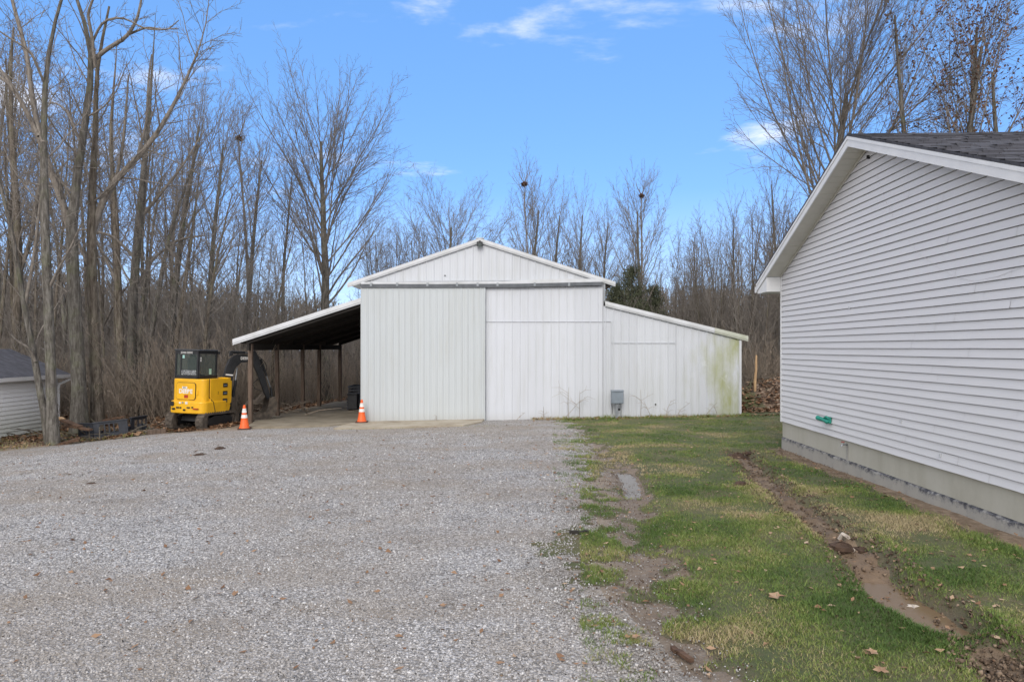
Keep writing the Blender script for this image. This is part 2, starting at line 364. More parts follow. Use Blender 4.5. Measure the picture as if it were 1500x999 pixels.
def gravel_mat():
    m, t, p = new_mat('gravel'); v = coords(t)
    a = noise(t, 42, 2, .5, v, kind='ShaderNodeTexVoronoi'); a.inputs['Randomness'].default_value = 1
    b = noise(t, 95, 2, .5, v, kind='ShaderNodeTexVoronoi')
    sa = t.nodes.new('ShaderNodeSeparateColor'); t.links.new(a.outputs['Color'], sa.inputs[0])
    sb = t.nodes.new('ShaderNodeSeparateColor'); t.links.new(b.outputs['Color'], sb.inputs[0])
    val = math_node(t, 'ADD', math_node(t, 'MULTIPLY', sa.outputs[0], .6), math_node(t, 'MULTIPLY', sb.outputs[1], .4))
    c = ramp(t, val, [(.15,(.17,.166,.162)),(.45,(.37,.362,.357)),(.70,(.50,.49,.485)),(.95,(.78,.775,.77))])
    gap = math_node(t, 'MULTIPLY', math_node(t, 'SUBTRACT', a.outputs['Distance'], .42, True), 2.2, True)
    c = mixc(t, gap, c, (.15,.14,.13))
    br = noise(t, .42, 6, .62, coords(t, (1, 1.6, 1)))
    f = math_node(t, 'MULTIPLY', math_node(t, 'SUBTRACT', br.outputs['Fac'], .45, True), 4.6, True)
    f = math_node(t, 'MAXIMUM', f, attr(t, 'edge')); f = math_node(t, 'MAXIMUM', f, attr(t, 'fines'))
    fine = noise(t, 6, 6, .7, v)
    f = math_node(t, 'MULTIPLY', f, math_node(t, 'ADD', fine.outputs['Fac'], .25), True)
    c = mixc(t, math_node(t, 'MULTIPLY', f, .9), c, (.28,.24,.195))
    dk = noise(t, .9, 7, .7, coords(t, (1,1.7,1), loc=(5,2,0))); c = mixc(t, math_node(t, 'MULTIPLY', math_node(t, 'SUBTRACT', dk.outputs['Fac'], .5, True), 2.2, True), c, mixc(t, 1.0, c, (.62,.62,.63), 'MULTIPLY'))
    t.links.new(c, p.inputs['Base Color']); p.inputs['Roughness'].default_value = .9; p.inputs['Specular IOR Level'].default_value = .2
    h = math_node(t, 'ADD', math_node(t, 'MULTIPLY', a.outputs['Distance'], -1), math_node(t, 'MULTIPLY', b.outputs['Distance'], -.4))
    bump(t, p, h, .9, .018); return m
M['gravel'] = gravel_mat()
def ground_mat():
    m, t, p = new_mat('soil'); v = coords(t)
    a = noise(t, 5.2, 9, .72, v); f = noise(t, 22, 7, .72, v); vo = noise(t, 60, 2, .5, v, kind='ShaderNodeTexVoronoi')
    soil = ramp(t, a.outputs['Fac'], [(.3,(.10,.066,.040)),(.5,(.215,.155,.098)),(.68,(.33,.255,.175))])
    sc = t.nodes.new('ShaderNodeSeparateColor'); t.links.new(vo.outputs['Color'], sc.inputs[0])
    st = math_node(t, 'MULTIPLY', math_node(t, 'SUBTRACT', sc.outputs[0], .62, True), 2.0, True)
    soil = mixc(t, math_node(t, 'MULTIPLY', st, attr(t, 'stony')), soil, (.36,.34,.31))
    soil = mixc(t, math_node(t, 'MULTIPLY', math_node(t, 'MULTIPLY', attr(t, 'stony'), f.outputs['Fac']), .9, True), soil, (.29,.25,.20))
    lv = noise(t, 14, 2, .5, coords(t, (1,1,1)), kind='ShaderNodeTexVoronoi'); ls = t.nodes.new('ShaderNodeSeparateColor'); t.links.new(lv.outputs['Color'], ls.inputs[0])
    lit = ramp(t, ls.outputs[0], [(.1,(.05,.032,.022)),(.5,(.12,.078,.052)),(.8,(.21,.145,.10)),(1,(.36,.28,.21))])
    c = mixc(t, attr(t, 'litter'), soil, lit)
    wet = math_node(t, 'MULTIPLY', attr(t, 'wet'), math_node(t, 'ADD', f.outputs['Fac'], .3), True)
    c = mixc(t, wet, c, mixc(t, .5, c, (.09,.058,.036)))
    c = mixc(t, math_node(t, 'MULTIPLY', attr(t, 'clay'), math_node(t, 'MULTIPLY', f.outputs['Fac'], 1.1)), c, (.22,.145,.085))
    t.links.new(c, p.inputs['Base Color'])
    t.links.new(math_node(t, 'SUBTRACT', .95, math_node(t, 'MULTIPLY', wet, .33)), p.inputs['Roughness'])
    bump(t, p, f.outputs['Fac'], .8, .03); return m
M['ground'] = ground_mat()
def lawn_mat():
    m, t, p = new_mat('lawn_base'); v = coords(t)
    a = noise(t, 1.3, 8, .66, v); f = noise(t, 40, 6, .7, v); k = noise(t, 7, 6, .7, v)
    g = ramp(t, a.outputs['Fac'], [(.32,(.19,.16,.085)),(.48,(.13,.145,.055)),(.62,(.09,.125,.04)),(.75,(.20,.165,.09))])
    g = mixc(t, math_node(t, 'MULTIPLY', f.outputs['Fac'], .75), g, (.05,.05,.022))
    d_ = math_node(t, 'MULTIPLY', math_node(t, 'SUBTRACT', k.outputs['Fac'], .52, True), 5, True)
    g = mixc(t, math_node(t, 'MULTIPLY', d_, .8), g, (.16,.115,.07))
    g = mixc(t, math_node(t, 'MULTIPLY', attr(t, 'thin'), .8), g, (.15,.12,.085))
    t.links.new(g, p.inputs['Base Color']); p.inputs['Roughness'].default_value = .95; bump(t, p, f.outputs['Fac'], 1, .03); return m
M['lawn'] = lawn_mat()
def water_mat(name, c):
    m, t, p = new_mat(name); p.inputs['Base Color'].default_value = (*c, 1); p.inputs['Roughness'].default_value = .05 if name[0] == 'p' else .2
    p.inputs['Specular IOR Level'].default_value = .8 if name[0] == 'p' else .5
    n = noise(t, 3, 3, .5, coords(t)); bump(t, p, n.outputs['Fac'], .08, .01); return m
M['water'] = water_mat('puddle_water', (.10,.085,.075)); M['mudwater'] = water_mat('muddy_water', (.17,.115,.068))

# ------------------------------------------------------------------ terrain
def hash2(i, j, s):
    h = (i.astype(np.int64)*374761393+j.astype(np.int64)*668265263+s*1442695041) & 0xffffffff
    h = ((h ^ (h >> 13))*1274126177) & 0xffffffff
    return ((h ^ (h >> 16)) & 0xffff)/65535.
def vn(x, y, sc, s=0):
    x = np.asarray(x, float)*sc; y = np.asarray(y, float)*sc; i = np.floor(x); j = np.floor(y); fx = x-i; fy = y-j
    fx = fx*fx*(3-2*fx); fy = fy*fy*(3-2*fy)
    a = hash2(i,j,s); b = hash2(i+1,j,s); c = hash2(i,j+1,s); d_ = hash2(i+1,j+1,s)
    return (a*(1-fx)+b*fx)*(1-fy)+(c*(1-fx)+d_*fx)*fy
def fbm(x, y, sc, s=0, o=4): return sum(vn(x, y, sc*2**k, s+k)*.5**k for k in range(o))/sum(.5**k for k in range(o))
def sstep(a, b, x): t = np.clip((x-a)/(b-a), 0, 1); return t*t*(3-2*t)
def gz0(x, y):
    x = np.asarray(x, float); y = np.asarray(y, float)
    z = H-1.95-.0107*(np.clip(y,0,22)-5)+.018*np.clip(x,-8,8)
    z = z-.1*np.clip(-8-x,0,4)-.022*np.clip(y-22,0,16)
    return z
def G(px, py):
    """where the sight line through a measured ground point of the photograph meets the terrain"""
    Y = 10.
    for _ in range(40): Y = .5*Y+.5*(H-float(gz0((px-750)*Y/1000, Y)))*1000/(py-HY)
    return ((px-750)*Y/1000, Y)
def seg_dist(x, y, pl):
    dmin = np.full(np.shape(x), 1e9); tt = np.zeros(np.shape(x)); n = len(pl)-1
    for k in range(n):
        (ax, ay), (bx, by) = pl[k], pl[k+1]; dx, dy = bx-ax, by-ay; l2 = dx*dx+dy*dy
        t = np.clip(((x-ax)*dx+(y-ay)*dy)/l2, 0, 1); dd = np.hypot(x-ax-t*dx, y-ay-t*dy)
        m = dd < dmin; dmin = np.where(m, dd, dmin); tt = np.where(m, (k+t)/n, tt)
    return dmin, tt
def poly_sd(x, y, pg):
    """signed distance to a polygon, positive inside"""
    dmin, _ = seg_dist(x, y, pg+[pg[0]]); ins = np.zeros(np.shape(x), bool); n = len(pg)
    for k in range(n):
        (ax, ay), (bx, by) = pg[k], pg[(k+1) % n]
        c = ((ay > y) != (by > y)) & (x < (bx-ax)*(y-ay)/((by-ay) if by != ay else 1e-9)+ax); ins ^= c
    return np.where(ins, dmin, -dmin)
TRENCH = [G(p[0]+4, p[1]-6) for p in ((1078,668),(1105,700),(1150,735),(1200,775),(1245,810),(1290,855),(1340,890),(1380,916))]
TRENCH2 = [G(*p) for p in ((1462,952),(1475,968),(1480,985),(1510,1020))]
TRACK = [G(*p) for p in ((870,655),(915,692),(930,728),(935,770),(950,830),(960,900),(1000,960),(1050,1040))]
PUDA = [G(p[0], p[1]-2) for p in ((914,691),(921,696),(928,712),(930,724))]
EDGE = [(840,617),(852,640),(856,670),(862,700),(845,740),(838,790),(850,850),(890,900),(930,950),(965,1000),(1000,1100)]
GRAVEL = [G(*p) for p in EDGE]+[(.6,2),(-6,1.0),(-16,1.0),(-20,6),(-20,14)]+[G(*p) for p in ((-120,672),(0,661),(60,656),(120,649),(180,643),(225,636),(300,633),(345,632),(385,629),(440,626),(495,622))]+[(-4.5,19.99),(1.7,19.99)]
LAWN = [G(*p) for p in ((862,625),(885,660),(905,700),(925,760),(905,800),(935,850),(955,905),(985,960),(1015,1010),(1060,1100))]+[(9,2),(9,30),(7.5,30),(7.6,20.5),(1.9,19.97)]
def height(x, y):
    z = gz0(x, y)+(fbm(x,y,.35,3,3)-.5)*.07*sstep(2,6,y)*(1-sstep(18,20,y)*(1-sstep(24,30,y)))
    z = z+(fbm(x,y,4,8,3)-.5)*.02
    dt, tt = seg_dist(x, y, TRENCH); w_ = .21+.09*tt+(fbm(x,y,3,11,3)-.5)*.14
    z = z-(.045+.07*sstep(.62,.74,tt))*(1-sstep(w_*.55, w_, dt))+(fbm(x,y,7,14,4)-.5)*.17*(1-sstep(w_*.8,w_*1.5,dt))*(1-.45*sstep(.6,.7,tt))+.045*np.exp(-((dt-w_-.07)/.06)**2)*fbm(x,y,5,12,2)*1.4
    d2, t2 = seg_dist(x, y, TRENCH2); z = z-.09*(1-sstep(.12,.24,d2))
    d3, t3 = seg_dist(x, y, TRACK); z = z-.035*(1-sstep(.08,.28,d3))+(fbm(x,y,6,15,4)-.5)*.06*(1-sstep(.2,.7,d3))
    dP, _p = seg_dist(x, y, PUDA); z = z-.06*(1-sstep(.06,.28,dP))
    for cx, cy, r_, h_ in MOUNDS:
        dd = np.hypot(x-cx, y-cy); z = z+h_*np.clip(1-(dd/r_)**2, 0, 1)*(.6+.8*fbm(x,y,3,20,3))
    return z
# brush-covered earth mounds beyond the barn on both sides
MOUNDS = [(9.4,24,2.2,.85),(12,26,3,.9),(10.4,22.3,1.3,.35),(-13.0,22.4,1.6,.25),(-10.9,22.2,1.4,.30),(-10.2,25,2.0,.3),(-15,24,2.5,.4)]
def lawn_mask(x, y):
    s = poly_sd(x, y, LAWN)/.9+.5; s = s+(fbm(x,y,1.3,31,5)-.5)*1.6+(fbm(x,y,6,35,4)-.5)*2.6
    dt, tt = seg_dist(x, y, TRENCH); s = np.minimum(s, (dt-(.22+.09*tt)-(fbm(x,y,3,11,3)-.5)*.16)*4)
    d2, _ = seg_dist(x, y, TRENCH2); s = np.minimum(s, (d2-.26)*4)
    d3, t3 = seg_dist(x, y, TRACK); s = s-1.15*(1-sstep(.05,.7,d3))*(.25+1.5*fbm(x,y,2.4,37,4))+.25
    dP, _p = seg_dist(x, y, PUDA); s = np.minimum(s, (dP-.2)*4)
    # worn strip of scattered clods in front of the barn
    s = s-1.4*sstep(.5,.75,fbm(x*.5,y,.8,41,3))*sstep(13.5,15,y)*(1-sstep(17,18,y))
    # bare margin along the house foundation and the barn wall
    s = np.minimum(s, (4.8+.035*y-x-.15-(fbm(x,y,2,43,2))*.35)*3+(y > 13.3)*9)
    return np.clip(s, -1, 1)
def gravel_mask(x, y):
    s = poly_sd(x, y, GRAVEL)+(fbm(x,y,1.3,51,4)-.5)*.55*sstep(3,6,np.abs(x+20))
    return np.clip(s/.5, -1, 1)

def axis_pts(segs):
    out = []
    for a, b, st in segs: out += list(np.arange(a, b, st))
    return np.array(out+[segs[-1][1]])
xs = axis_pts([(-400,-60,34),(-60,-22,2),(-22,-14,.25),(-14,-6,.11),(-6,8,.06),(8,14,.2),(14,60,2),(60,400,34)])
ys = axis_pts([(-60,0,6),(0,3,.5),(3,12,.06),(12,22,.1),(22,34,.25),(34,80,2),(80,600,26)])
XX, YY = np.meshgrid(xs, ys); nx, ny = len(xs), len(ys)
ZZ = height(XX, YY)
LM = lawn_mask(XX, YY); GM = gravel_mask(XX, YY)
def sheet(name, zoff, keep, mat, attrs):
    idx = np.arange(nx*ny).reshape(ny, nx)
    F = np.stack([idx[:-1,:-1], idx[:-1,1:], idx[1:,1:], idx[1:,:-1]], -1)
    k = keep[:-1,:-1] | keep[:-1,1:] | keep[1:,1:] | keep[1:,:-1]
    F = F[k]; V = np.stack([XX, YY, ZZ+zoff], -1).reshape(-1,3)
    used = np.unique(F); remap = np.zeros(nx*ny, int); remap[used] = np.arange(len(used))
    me = np_mesh(name, V[used], remap[F], smooth=True, attrs={a: v.ravel()[used] for a, v in attrs.items()})
    return link_mesh(name, me, mat)
d3, t3 = seg_dist(XX, YY, TRACK); dT, _tt = seg_dist(XX, YY, TRENCH); dT2, _ = seg_dist(XX, YY, TRENCH2)
wet = np.maximum(np.maximum(1-sstep(.15,.55,d3), 1-sstep(.1,.4,dT)), 1-sstep(.1,.4,dT2))
litter = np.maximum(sstep(19.5,22,YY)*((XX > 6.8) | (XX < -7.8)), sstep(31.5,33,YY)); litter = np.maximum(litter, sstep(-.3,-1.2,poly_sd(XX,YY,GRAVEL))*(XX < -8))
litter = np.maximum(litter, .25*(1-sstep(.05,.5,np.abs(4.75+.035*YY-XX)))*(YY < 13.6))
stony = 1-sstep(.3,1.4,np.abs(poly_sd(XX,YY,GRAVEL)))
clay = (1-sstep(.05,.28,dT))*sstep(.45,.7,_tt)*.9
g = sheet('ground', -.0*XX, np.ones_like(XX, bool), M['ground'], dict(wet=wet, litter=litter, stony=stony, clay=clay)); tag(g, kind='structure')
fines = np.zeros_like(XX)
for cx_ in (-2.9,-1.25):     # wheel lanes running to the door, and an arc to the lean-to
    fines = np.maximum(fines, (1-sstep(.12,.5,np.abs(XX-cx_-.25*np.sin(YY*.3)-(fbm(YY,XX*0+1,.5,61,3)-.5)*.5)))*.45)
for rr in (9.5,11.1): fines = np.maximum(fines, (1-sstep(.1,.45,np.abs(np.hypot(XX+13,YY-8)-rr)))*.5*(YY > 8))
fines = np.maximum(fines, .8*sstep(.50,.70,fbm(XX*.5,YY*1.3,.9,63,4))); fines = fines*(.4+1.2*fbm(XX,YY,2.5,64,4))
g = sheet('gravel_driveway', .004+.012*GM, GM > -.6, M['gravel'], dict(edge=np.clip(.9-GM*1.3,0,1), fines=fines)); tag(g, kind='structure')
g = sheet('lawn', .003+.014*LM, LM > -.6, M['lawn'], dict(thin=np.clip(.6-LM,0,1))); tag(g, kind='structure')

def slab(name, pts, mat, z=.03):
    mb = MB(); n = len(pts); top = []
    v = [(x,y,float(gz0(x,y))+z) for x,y in pts]+[(x,y,float(gz0(x,y))-.2) for x,y in pts]
    mb.add(v, [tuple(range(n))]+[(i,n+i,n+(i+1)%n,(i+1)%n) for i in range(n)])
    return tag(mb.build(name, mat), kind='structure')
rj = random.Random(5)
def rag(a, b, n, j=.04):
    return [(a[0]+(b[0]-a[0])*i/n+rj.uniform(-j,j), a[1]+(b[1]-a[1])*i/n+rj.uniform(-j,j)) for i in range(n)]
slab('concrete_floor', rag((-7.3,18.7),(-4.75,18.95),8)+[(-4.42,19.6),(-4.42,31)]+rag((-7.9,31),(-7.9,20),10,.06), M['slab'], .055)
slab('concrete_apron', rag((-4.7,18.02),(-1.0,18.3),14,.035)+[(-.85,19.2),(-.8,19.93),(-4.415,19.93),(-4.7,19.0)], M['apron'], .05)
for nm, pl, wd, dz, mt in (('puddle', PUDA, .28, .016, 'water'), ('muddy_puddle', TRENCH[5:], .36, .018, 'mudwater')):
    mb = MB(); L_, R_ = [], []
    pts = []
    for k in range(len(pl)-1):
        for t in np.linspace(0, 1, 6)[:-1]: pts.append(((pl[k][0]*(1-t)+pl[k+1][0]*t), (pl[k][1]*(1-t)+pl[k+1][1]*t)))
    zl = min(float(height(np.array([p[0]]), np.array([p[1]]))[0]) for p in pts)
    if nm == 'muddy_puddle': zl += .01
    zl = float(np.median([float(height(np.array([p[0]]), np.array([p[1]]))[0]) for p in pts]))
    pts.append(pl[-1]); dx_, dy_ = pts[-1][0]-pts[-3][0], pts[-1][1]-pts[-3][1]; l_ = math.hypot(dx_, dy_); pts.append((pts[-1][0]+dx_/l_*.3, pts[-1][1]+dy_/l_*.3))
    dx_, dy_ = pts[0][0]-pts[1][0], pts[0][1]-pts[1][1]; l_ = math.hypot(dx_, dy_); pts.insert(0, (pts[0][0]+dx_/l_*.25, pts[0][1]+dy_/l_*.25))
    for i, p in enumerate(pts):     # level sheet reaching into the banks, so that the banks draw the shore
        q0, q1 = pts[max(0,i-1)], pts[min(len(pts)-1,i+1)]; dx_, dy_ = q1[0]-q0[0], q1[1]-q0[1]; l_ = math.hypot(dx_, dy_); nx2, ny2 = -dy_/l_*wd, dx_/l_*wd
        L_.append((p[0]-nx2, p[1]-ny2, zl+dz)); R_.append((p[0]+nx2, p[1]+ny2, zl+dz))
    n = len(L_); mb.add(L_+R_, [(i,n+i,n+i+1,i+1) for i in range(n-1)]); tag(mb.build(nm, M[mt]), kind='structure')

def hgt(x, y): return float(height(np.array([float(x)]), np.array([float(y)]))[0])

# ------------------------------------------------------------------ the pole barn
def ribbed(mb, x0, x1, bot, top, y=0, pitch=.2286, h=.019, minor=.006):
    pr = []; k = math.floor(x0/pitch)
    while k*pitch < x1+pitch:
        c = k*pitch
        pr += [(c-.022,0),(c-.010,h),(c+.010,h),(c+.022,0),(c+.068,0),(c+.076,minor),(c+.084,0),(c+.144,0),(c+.152,minor),(c+.160,0)]; k += 1
    pr = [q for q in pr if x0 < q[0] < x1]; pr = [(x0,0)]+pr+[(x1,0)]
    v = []
    for x, d_ in pr: v += [(x,y-d_,bot(x)),(x,y-d_,top(x))]
    mb.add(v, [(2*i,2*i+2,2*i+3,2*i+1) for i in range(len(pr)-1)])
    return mb
barn = empty('pole_barn', (0,20,0), 0, 'white ribbed metal pole barn with a sliding door and a lean-to on each side', 'barn')
PXm = lambda px: (px-750)*.02
Zm = lambda py: H+(HY-py)*.02
xl, xr, xe, xpk = PXm(530.5), PXm(884), PXm(1085), PXm(703)
zpk = Zm(352); zel = Zm(417); zer = Zm(415)
sl, sr = (zpk-zel)/(xpk-PXm(511)), (zpk-zer)/(PXm(899)-xpk)
roofz = lambda x: zpk-(sl*(xpk-x) if x < xpk else sr*(x-xpk))
leanz = lambda x: Zm(446.5)+(x-PXm(886))*(Zm(497)-Zm(446.5))/(PXm(1092)-PXm(886))
botz = lambda x: hgt(x, 19.95)-.03
DEEP = 11.0
mb = ribbed(MB(), xl, xr, botz, lambda x: roofz(x)-.03, 0); 
mb.box(xl,xl+.02,0.002,DEEP,-.1,roofz(xl)-.03); mb.box(xr-.02,xr,.002,DEEP,-.1,roofz(xr)-.03); mb.box(xl+.02,xr-.02,DEEP-.02,DEEP,-.1,zel-.1)
mb.build('front_wall', M['barn'], barn)
ribbed(MB(), xr+.002, xe, botz, lambda x: leanz(x)-.04, .004).build('lean_to_wall', M['barn'], barn)
mb = MB(); mb.box(xe-.02,xe+.012,.008,DEEP,-.1,leanz(xe)-.06); mb.build('side_wall', M['barn'], barn)
MB().box(xe-.05,xe+.016,-.026,.005,hgt(xe,19.9)-.02,leanz(xe)-.06).build('corner_trim', M['trim'], barn)
# roofs: ribbed sheets with a folded rake trim at the gable
def roof_sheet(name, x0, z0, x1, z1, y0, y1, mat, th=.03):
    """sheet from (x0,z0) to (x1,z1), standing ribs every 30 cm along the eave"""
    mb = MB(); L_ = math.hypot(x1-x0, z1-z0); nx_, nz_ = -(z1-z0)/L_, (x1-x0)/L_
    if nz_ < 0: nx_, nz_ = -nx_, -nz_
    y = y0; pr = []
    while y < y1: pr += [(y,0),(y+.26,0),(y+.275,.02),(y+.295,.02)]; y += .31
    v = []
    for yy, hh in pr:
        for (x, z) in ((x0,z0),(x1,z1)): v.append((x+nx_*(hh+th), yy, z+nz_*(hh+th)))
    mb.add(v, [(2*i,2*i+1,2*i+3,2*i+2) for i in range(len(pr)-1)])
    mb.add([(x0,y0,z0),(x1,y0,z1),(x1,y1,z1),(x0,y1,z0)], [(0,1,2,3)])
    return mb.build(name, mat, barn)
xo_l, xo_r = PXm(509.5), PXm(901)
roof_sheet('main_roof', xo_l, roofz(xo_l), xpk, zpk, -.05, DEEP+.2, M['roofmetal'])
roof_sheet('main_roof', xo_r, roofz(xo_r), xpk, zpk, -.05, DEEP+.2, M['roofmetal'])
def rake(name, a, b, mat, w=.12, y=-.075):
    """folded trim along the sloping gable edge, from a to b in (x,z): wide face, small step, drip lip"""
    mb = MB(); (ax,az),(bx,bz) = a, b
    f = lambda t, dz, yy: (ax+(bx-ax)*t, yy, az+(bz-az)*t+dz)
    for lo, hi, y0, y1 in ((-w*.55, w*.55, y, y+.03), (-w*.80, -w*.60, y+.012, y+.04), (-w*1.0, -w*.84, y+.006, y+.034)):
        v = [f(0,lo,y0),f(1,lo,y0),f(1,hi,y0),f(0,hi,y0),f(0,lo,y1),f(1,lo,y1),f(1,hi,y1),f(0,hi,y1)]
        mb.add(v, [(0,1,2,3),(5,4,7,6),(3,2,6,7),(4,5,1,0),(4,0,3,7),(1,5,6,2)])
    return mb.build(name, mat, barn)
rake('rake_trim', (xo_l,roofz(xo_l)), (xpk-.001,zpk), M['trim'], .09)
rake('rake_trim', (xpk+.001,zpk), (xo_r,roofz(xo_r)), M['trim'], .09)
MB().box(xpk-.12,xpk+.12,-.08,DEEP+.2,zpk+.045,zpk+.062).build('ridge_cap', M['trim'], barn)
# left lean-to
lx0, lz0, lx1, lz1 = PXm(342), Zm(500), PXm(529.5), Zm(439.5)
rake('lean_to_trim', (lx0,lz0), (lx1,lz1), M['trim'], .11)
roof_sheet('lean_to_roof', lx0, lz0+.02, lx1, lz1+.02, -.05, DEEP, M['roofmetal'])
lean_l = lambda x: lz0+(x-lx0)*(lz1-lz0)/(lx1-lx0)
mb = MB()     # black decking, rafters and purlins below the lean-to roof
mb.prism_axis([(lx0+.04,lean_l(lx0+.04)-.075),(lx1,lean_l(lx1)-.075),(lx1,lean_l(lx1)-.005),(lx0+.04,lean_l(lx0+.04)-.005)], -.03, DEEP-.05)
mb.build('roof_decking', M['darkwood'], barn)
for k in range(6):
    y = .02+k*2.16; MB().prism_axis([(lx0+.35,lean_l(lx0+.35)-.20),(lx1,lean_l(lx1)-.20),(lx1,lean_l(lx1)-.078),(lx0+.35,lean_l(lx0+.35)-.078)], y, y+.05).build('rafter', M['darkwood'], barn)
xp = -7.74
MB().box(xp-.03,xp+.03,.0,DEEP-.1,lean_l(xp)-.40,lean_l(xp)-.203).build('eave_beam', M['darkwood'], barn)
for k, (y, wd) in enumerate(((.1,.115),(2.35,.11),(5.1,.11),(7.3,.15),(10.6,.14))):
    mb = MB(); z0 = hgt(xp, 20+y)-.1; a = wd/2; n = 6; v = []
    lean = rj.uniform(-.03,.03)
    for i in range(n+1):
        t = i/n; j = rj.uniform(-.008,.008)
        for sx, sy in ((-1,-1),(1,-1),(1,1),(-1,1)): v.append((xp+lean*(1-t)+sx*(a+j)*(.85 if k == 3 else 1), y+.12+sy*a, z0+(lean_l(xp)-.21-z0)*t))
    mb.add(v, [(0,1,2,3)[::-1],(4*n,4*n+1,4*n+2,4*n+3)]+[(4*i+q,4*i+(q+1)%4,4*i+4+(q+1)%4,4*i+4+q) for i in range(n) for q in range(4)])
    mb.build('post', M['post'], barn)
mb = MB(); mb.tube([(-5.7,6.5,1.9-.35),(-5.7,6.5,.9),(-5.69,6.5,.35)], .012, 5); mb.build('hanging_rod', M['galv'], barn)
# right lean-to roof
rx0, rx1 = PXm(886), PXm(1095); rz0, rz1 = Zm(444), Zm(495)
roof_sheet('lean_to_roof', rx1, rz1, rx0, rz0, -.05, DEEP, M['roofmetal'])
xm = PXm(1046); zm = rz0+(xm-rx0)*(rz1-rz0)/(rx1-rx0)
rake('lean_to_trim', (rx0,rz0), (xm-.002,zm), M['trim'], .095); o = rake('lean_to_trim', (xm+.002,zm), (rx1,rz1), M['trimgreen'], .10); o['label'] = 'mossy green end of the lean-to trim'
# drooping strip of wall between the two roofs, eave bracket
MB().box(xr+.002,xr+.05,-.03,.01,Zm(441),Zm(411)).build('drip_edge', M['galv'], barn)
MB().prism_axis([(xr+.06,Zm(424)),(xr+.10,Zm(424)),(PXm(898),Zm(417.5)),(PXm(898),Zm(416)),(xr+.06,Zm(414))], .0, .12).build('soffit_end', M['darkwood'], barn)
# sliding doors: the left leaf hangs in front, the right one behind it
zt = Zm(421.5)
dz = lambda x: max(hgt(x,19.9)+.03, Zm(619.2))
o = ribbed(MB(), PXm(530), PXm(709.5), dz, lambda x: zt-(x-xl)*.0, -.10, .1829, .014, .005)
v0 = MB(); v0.v, v0.f = o.v, o.f
v0.box(PXm(529.6),PXm(530.6),-.118,-.04,Zm(619.5),zt+.002); v0.box(PXm(709.0),PXm(710.6),-.118,-.04,Zm(618.5),zt+.002); v0.box(PXm(530.7),PXm(709),-.085,-.05,zt-.02,zt+.0)
ld = v0.build('sliding_door', M['door'], barn); ld['label'] = 'greenish white left leaf with close ribs'
MB().box(PXm(710.7),PXm(712.0),-.112,-.042,Zm(618.3),zt).build('door_edge', M['galv'], ld)
bz2 = lambda x: hgt(x,19.93)+.0
o = ribbed(MB(), PXm(706), PXm(882.3), bz2, lambda x: Zm(419.8), -.028, .2286, .013, .003); rd = o.build('sliding_door', M['door2'], barn)
for (a, b, py, yy) in ((712,882,471.5,-.052),(885,895,471.0,-.024),(895,990,502.5,-.020)):
    MB().box(PXm(a),PXm(b),yy-.002,yy+.03,Zm(py)-.003,Zm(py)+.003).build('panel_seam', M['seam'], barn)
for a, p0, p1 in ((882.8,421,616),(895,471,608),(990,477,611)):
    MB().box(PXm(a)-.004,PXm(a)+.004,-.027,.0,Zm(p1),Zm(p0)).build('panel_seam', M['seam'], barn)
# door track with hangers, and the sagging lower edge of the gable sheets above it
mb = MB(); ta, tb = Zm(418.5), Zm(415.2)
pts = [(PXm(530),ta),(PXm(640),ta+.0),(PXm(760),ta+.01),(PXm(882),tb)]
for (x0,z0),(x1,z1) in zip(pts, pts[1:]):
    mb.prism_axis([(x0,z0-.068),(x1,z1-.068),(x1,z1+.033),(x0,z0+.033)], -.15, -.06)
tr = mb.build('door_track', M['track'], barn)
mb = MB(); mb.prism_axis([(PXm(530),ta+.034),(PXm(640),ta+.036),(PXm(760),ta+.046),(PXm(882),tb+.034),(PXm(882),tb+.12),(PXm(800),tb+.115),(PXm(740),ta+.115),(PXm(640),ta+.10),(PXm(530),ta+.09)], -.11, -.03)
mb.build('track_cover', M['trim'], barn)
for px in (545,583,627,670,700,729,783,833):
    MB().box(PXm(px)-.03,PXm(px)+.03,-.165,-.11,ta-.03,ta+.07).build('track_hanger', M['galv'], tr)
MB().prism_axis([(xl,ta+.095),(PXm(640),ta+.125),(PXm(720),ta+.135),(PXm(800),ta+.155),(PXm(882),tb+.13),(PXm(882),tb+.143),(PXm(800),ta+.168),(PXm(720),ta+.148),(PXm(640),ta+.138),(xl,ta+.108)], -.035, -.0205).build('flashing', M['seam'], barn)
# flood light under the gable peak
fl = MB(); fl.box(xpk-.085,xpk+.085,-.20,-.06,zpk-.20,zpk-.07,.02); fl = fl.build('flood_light', M['black'], barn, bevel=.008)
mb = MB(); mb.box(xpk-.06,xpk+.06,-.215,-.201,zpk-.24,zpk-.12); mb.build('lamp_glass', M['glass'], fl)
MB().box(xpk-.03,xpk+.03,-.12,-.02,zpk-.07,zpk-.03).build('lamp_bracket', M['black'], fl)
for px, py in ((652,404),(890,612),(960,592)):
    MB().lathe([(.001,0),(.022,0),(.022,.012),(.001,.012)], 8).build('hole', M['black'], barn).matrix_local = Matrix.Translation((PXm(px),-.022 if py < 500 else -.03,Zm(py))) @ Matrix.Rotation(R(90),4,'X')

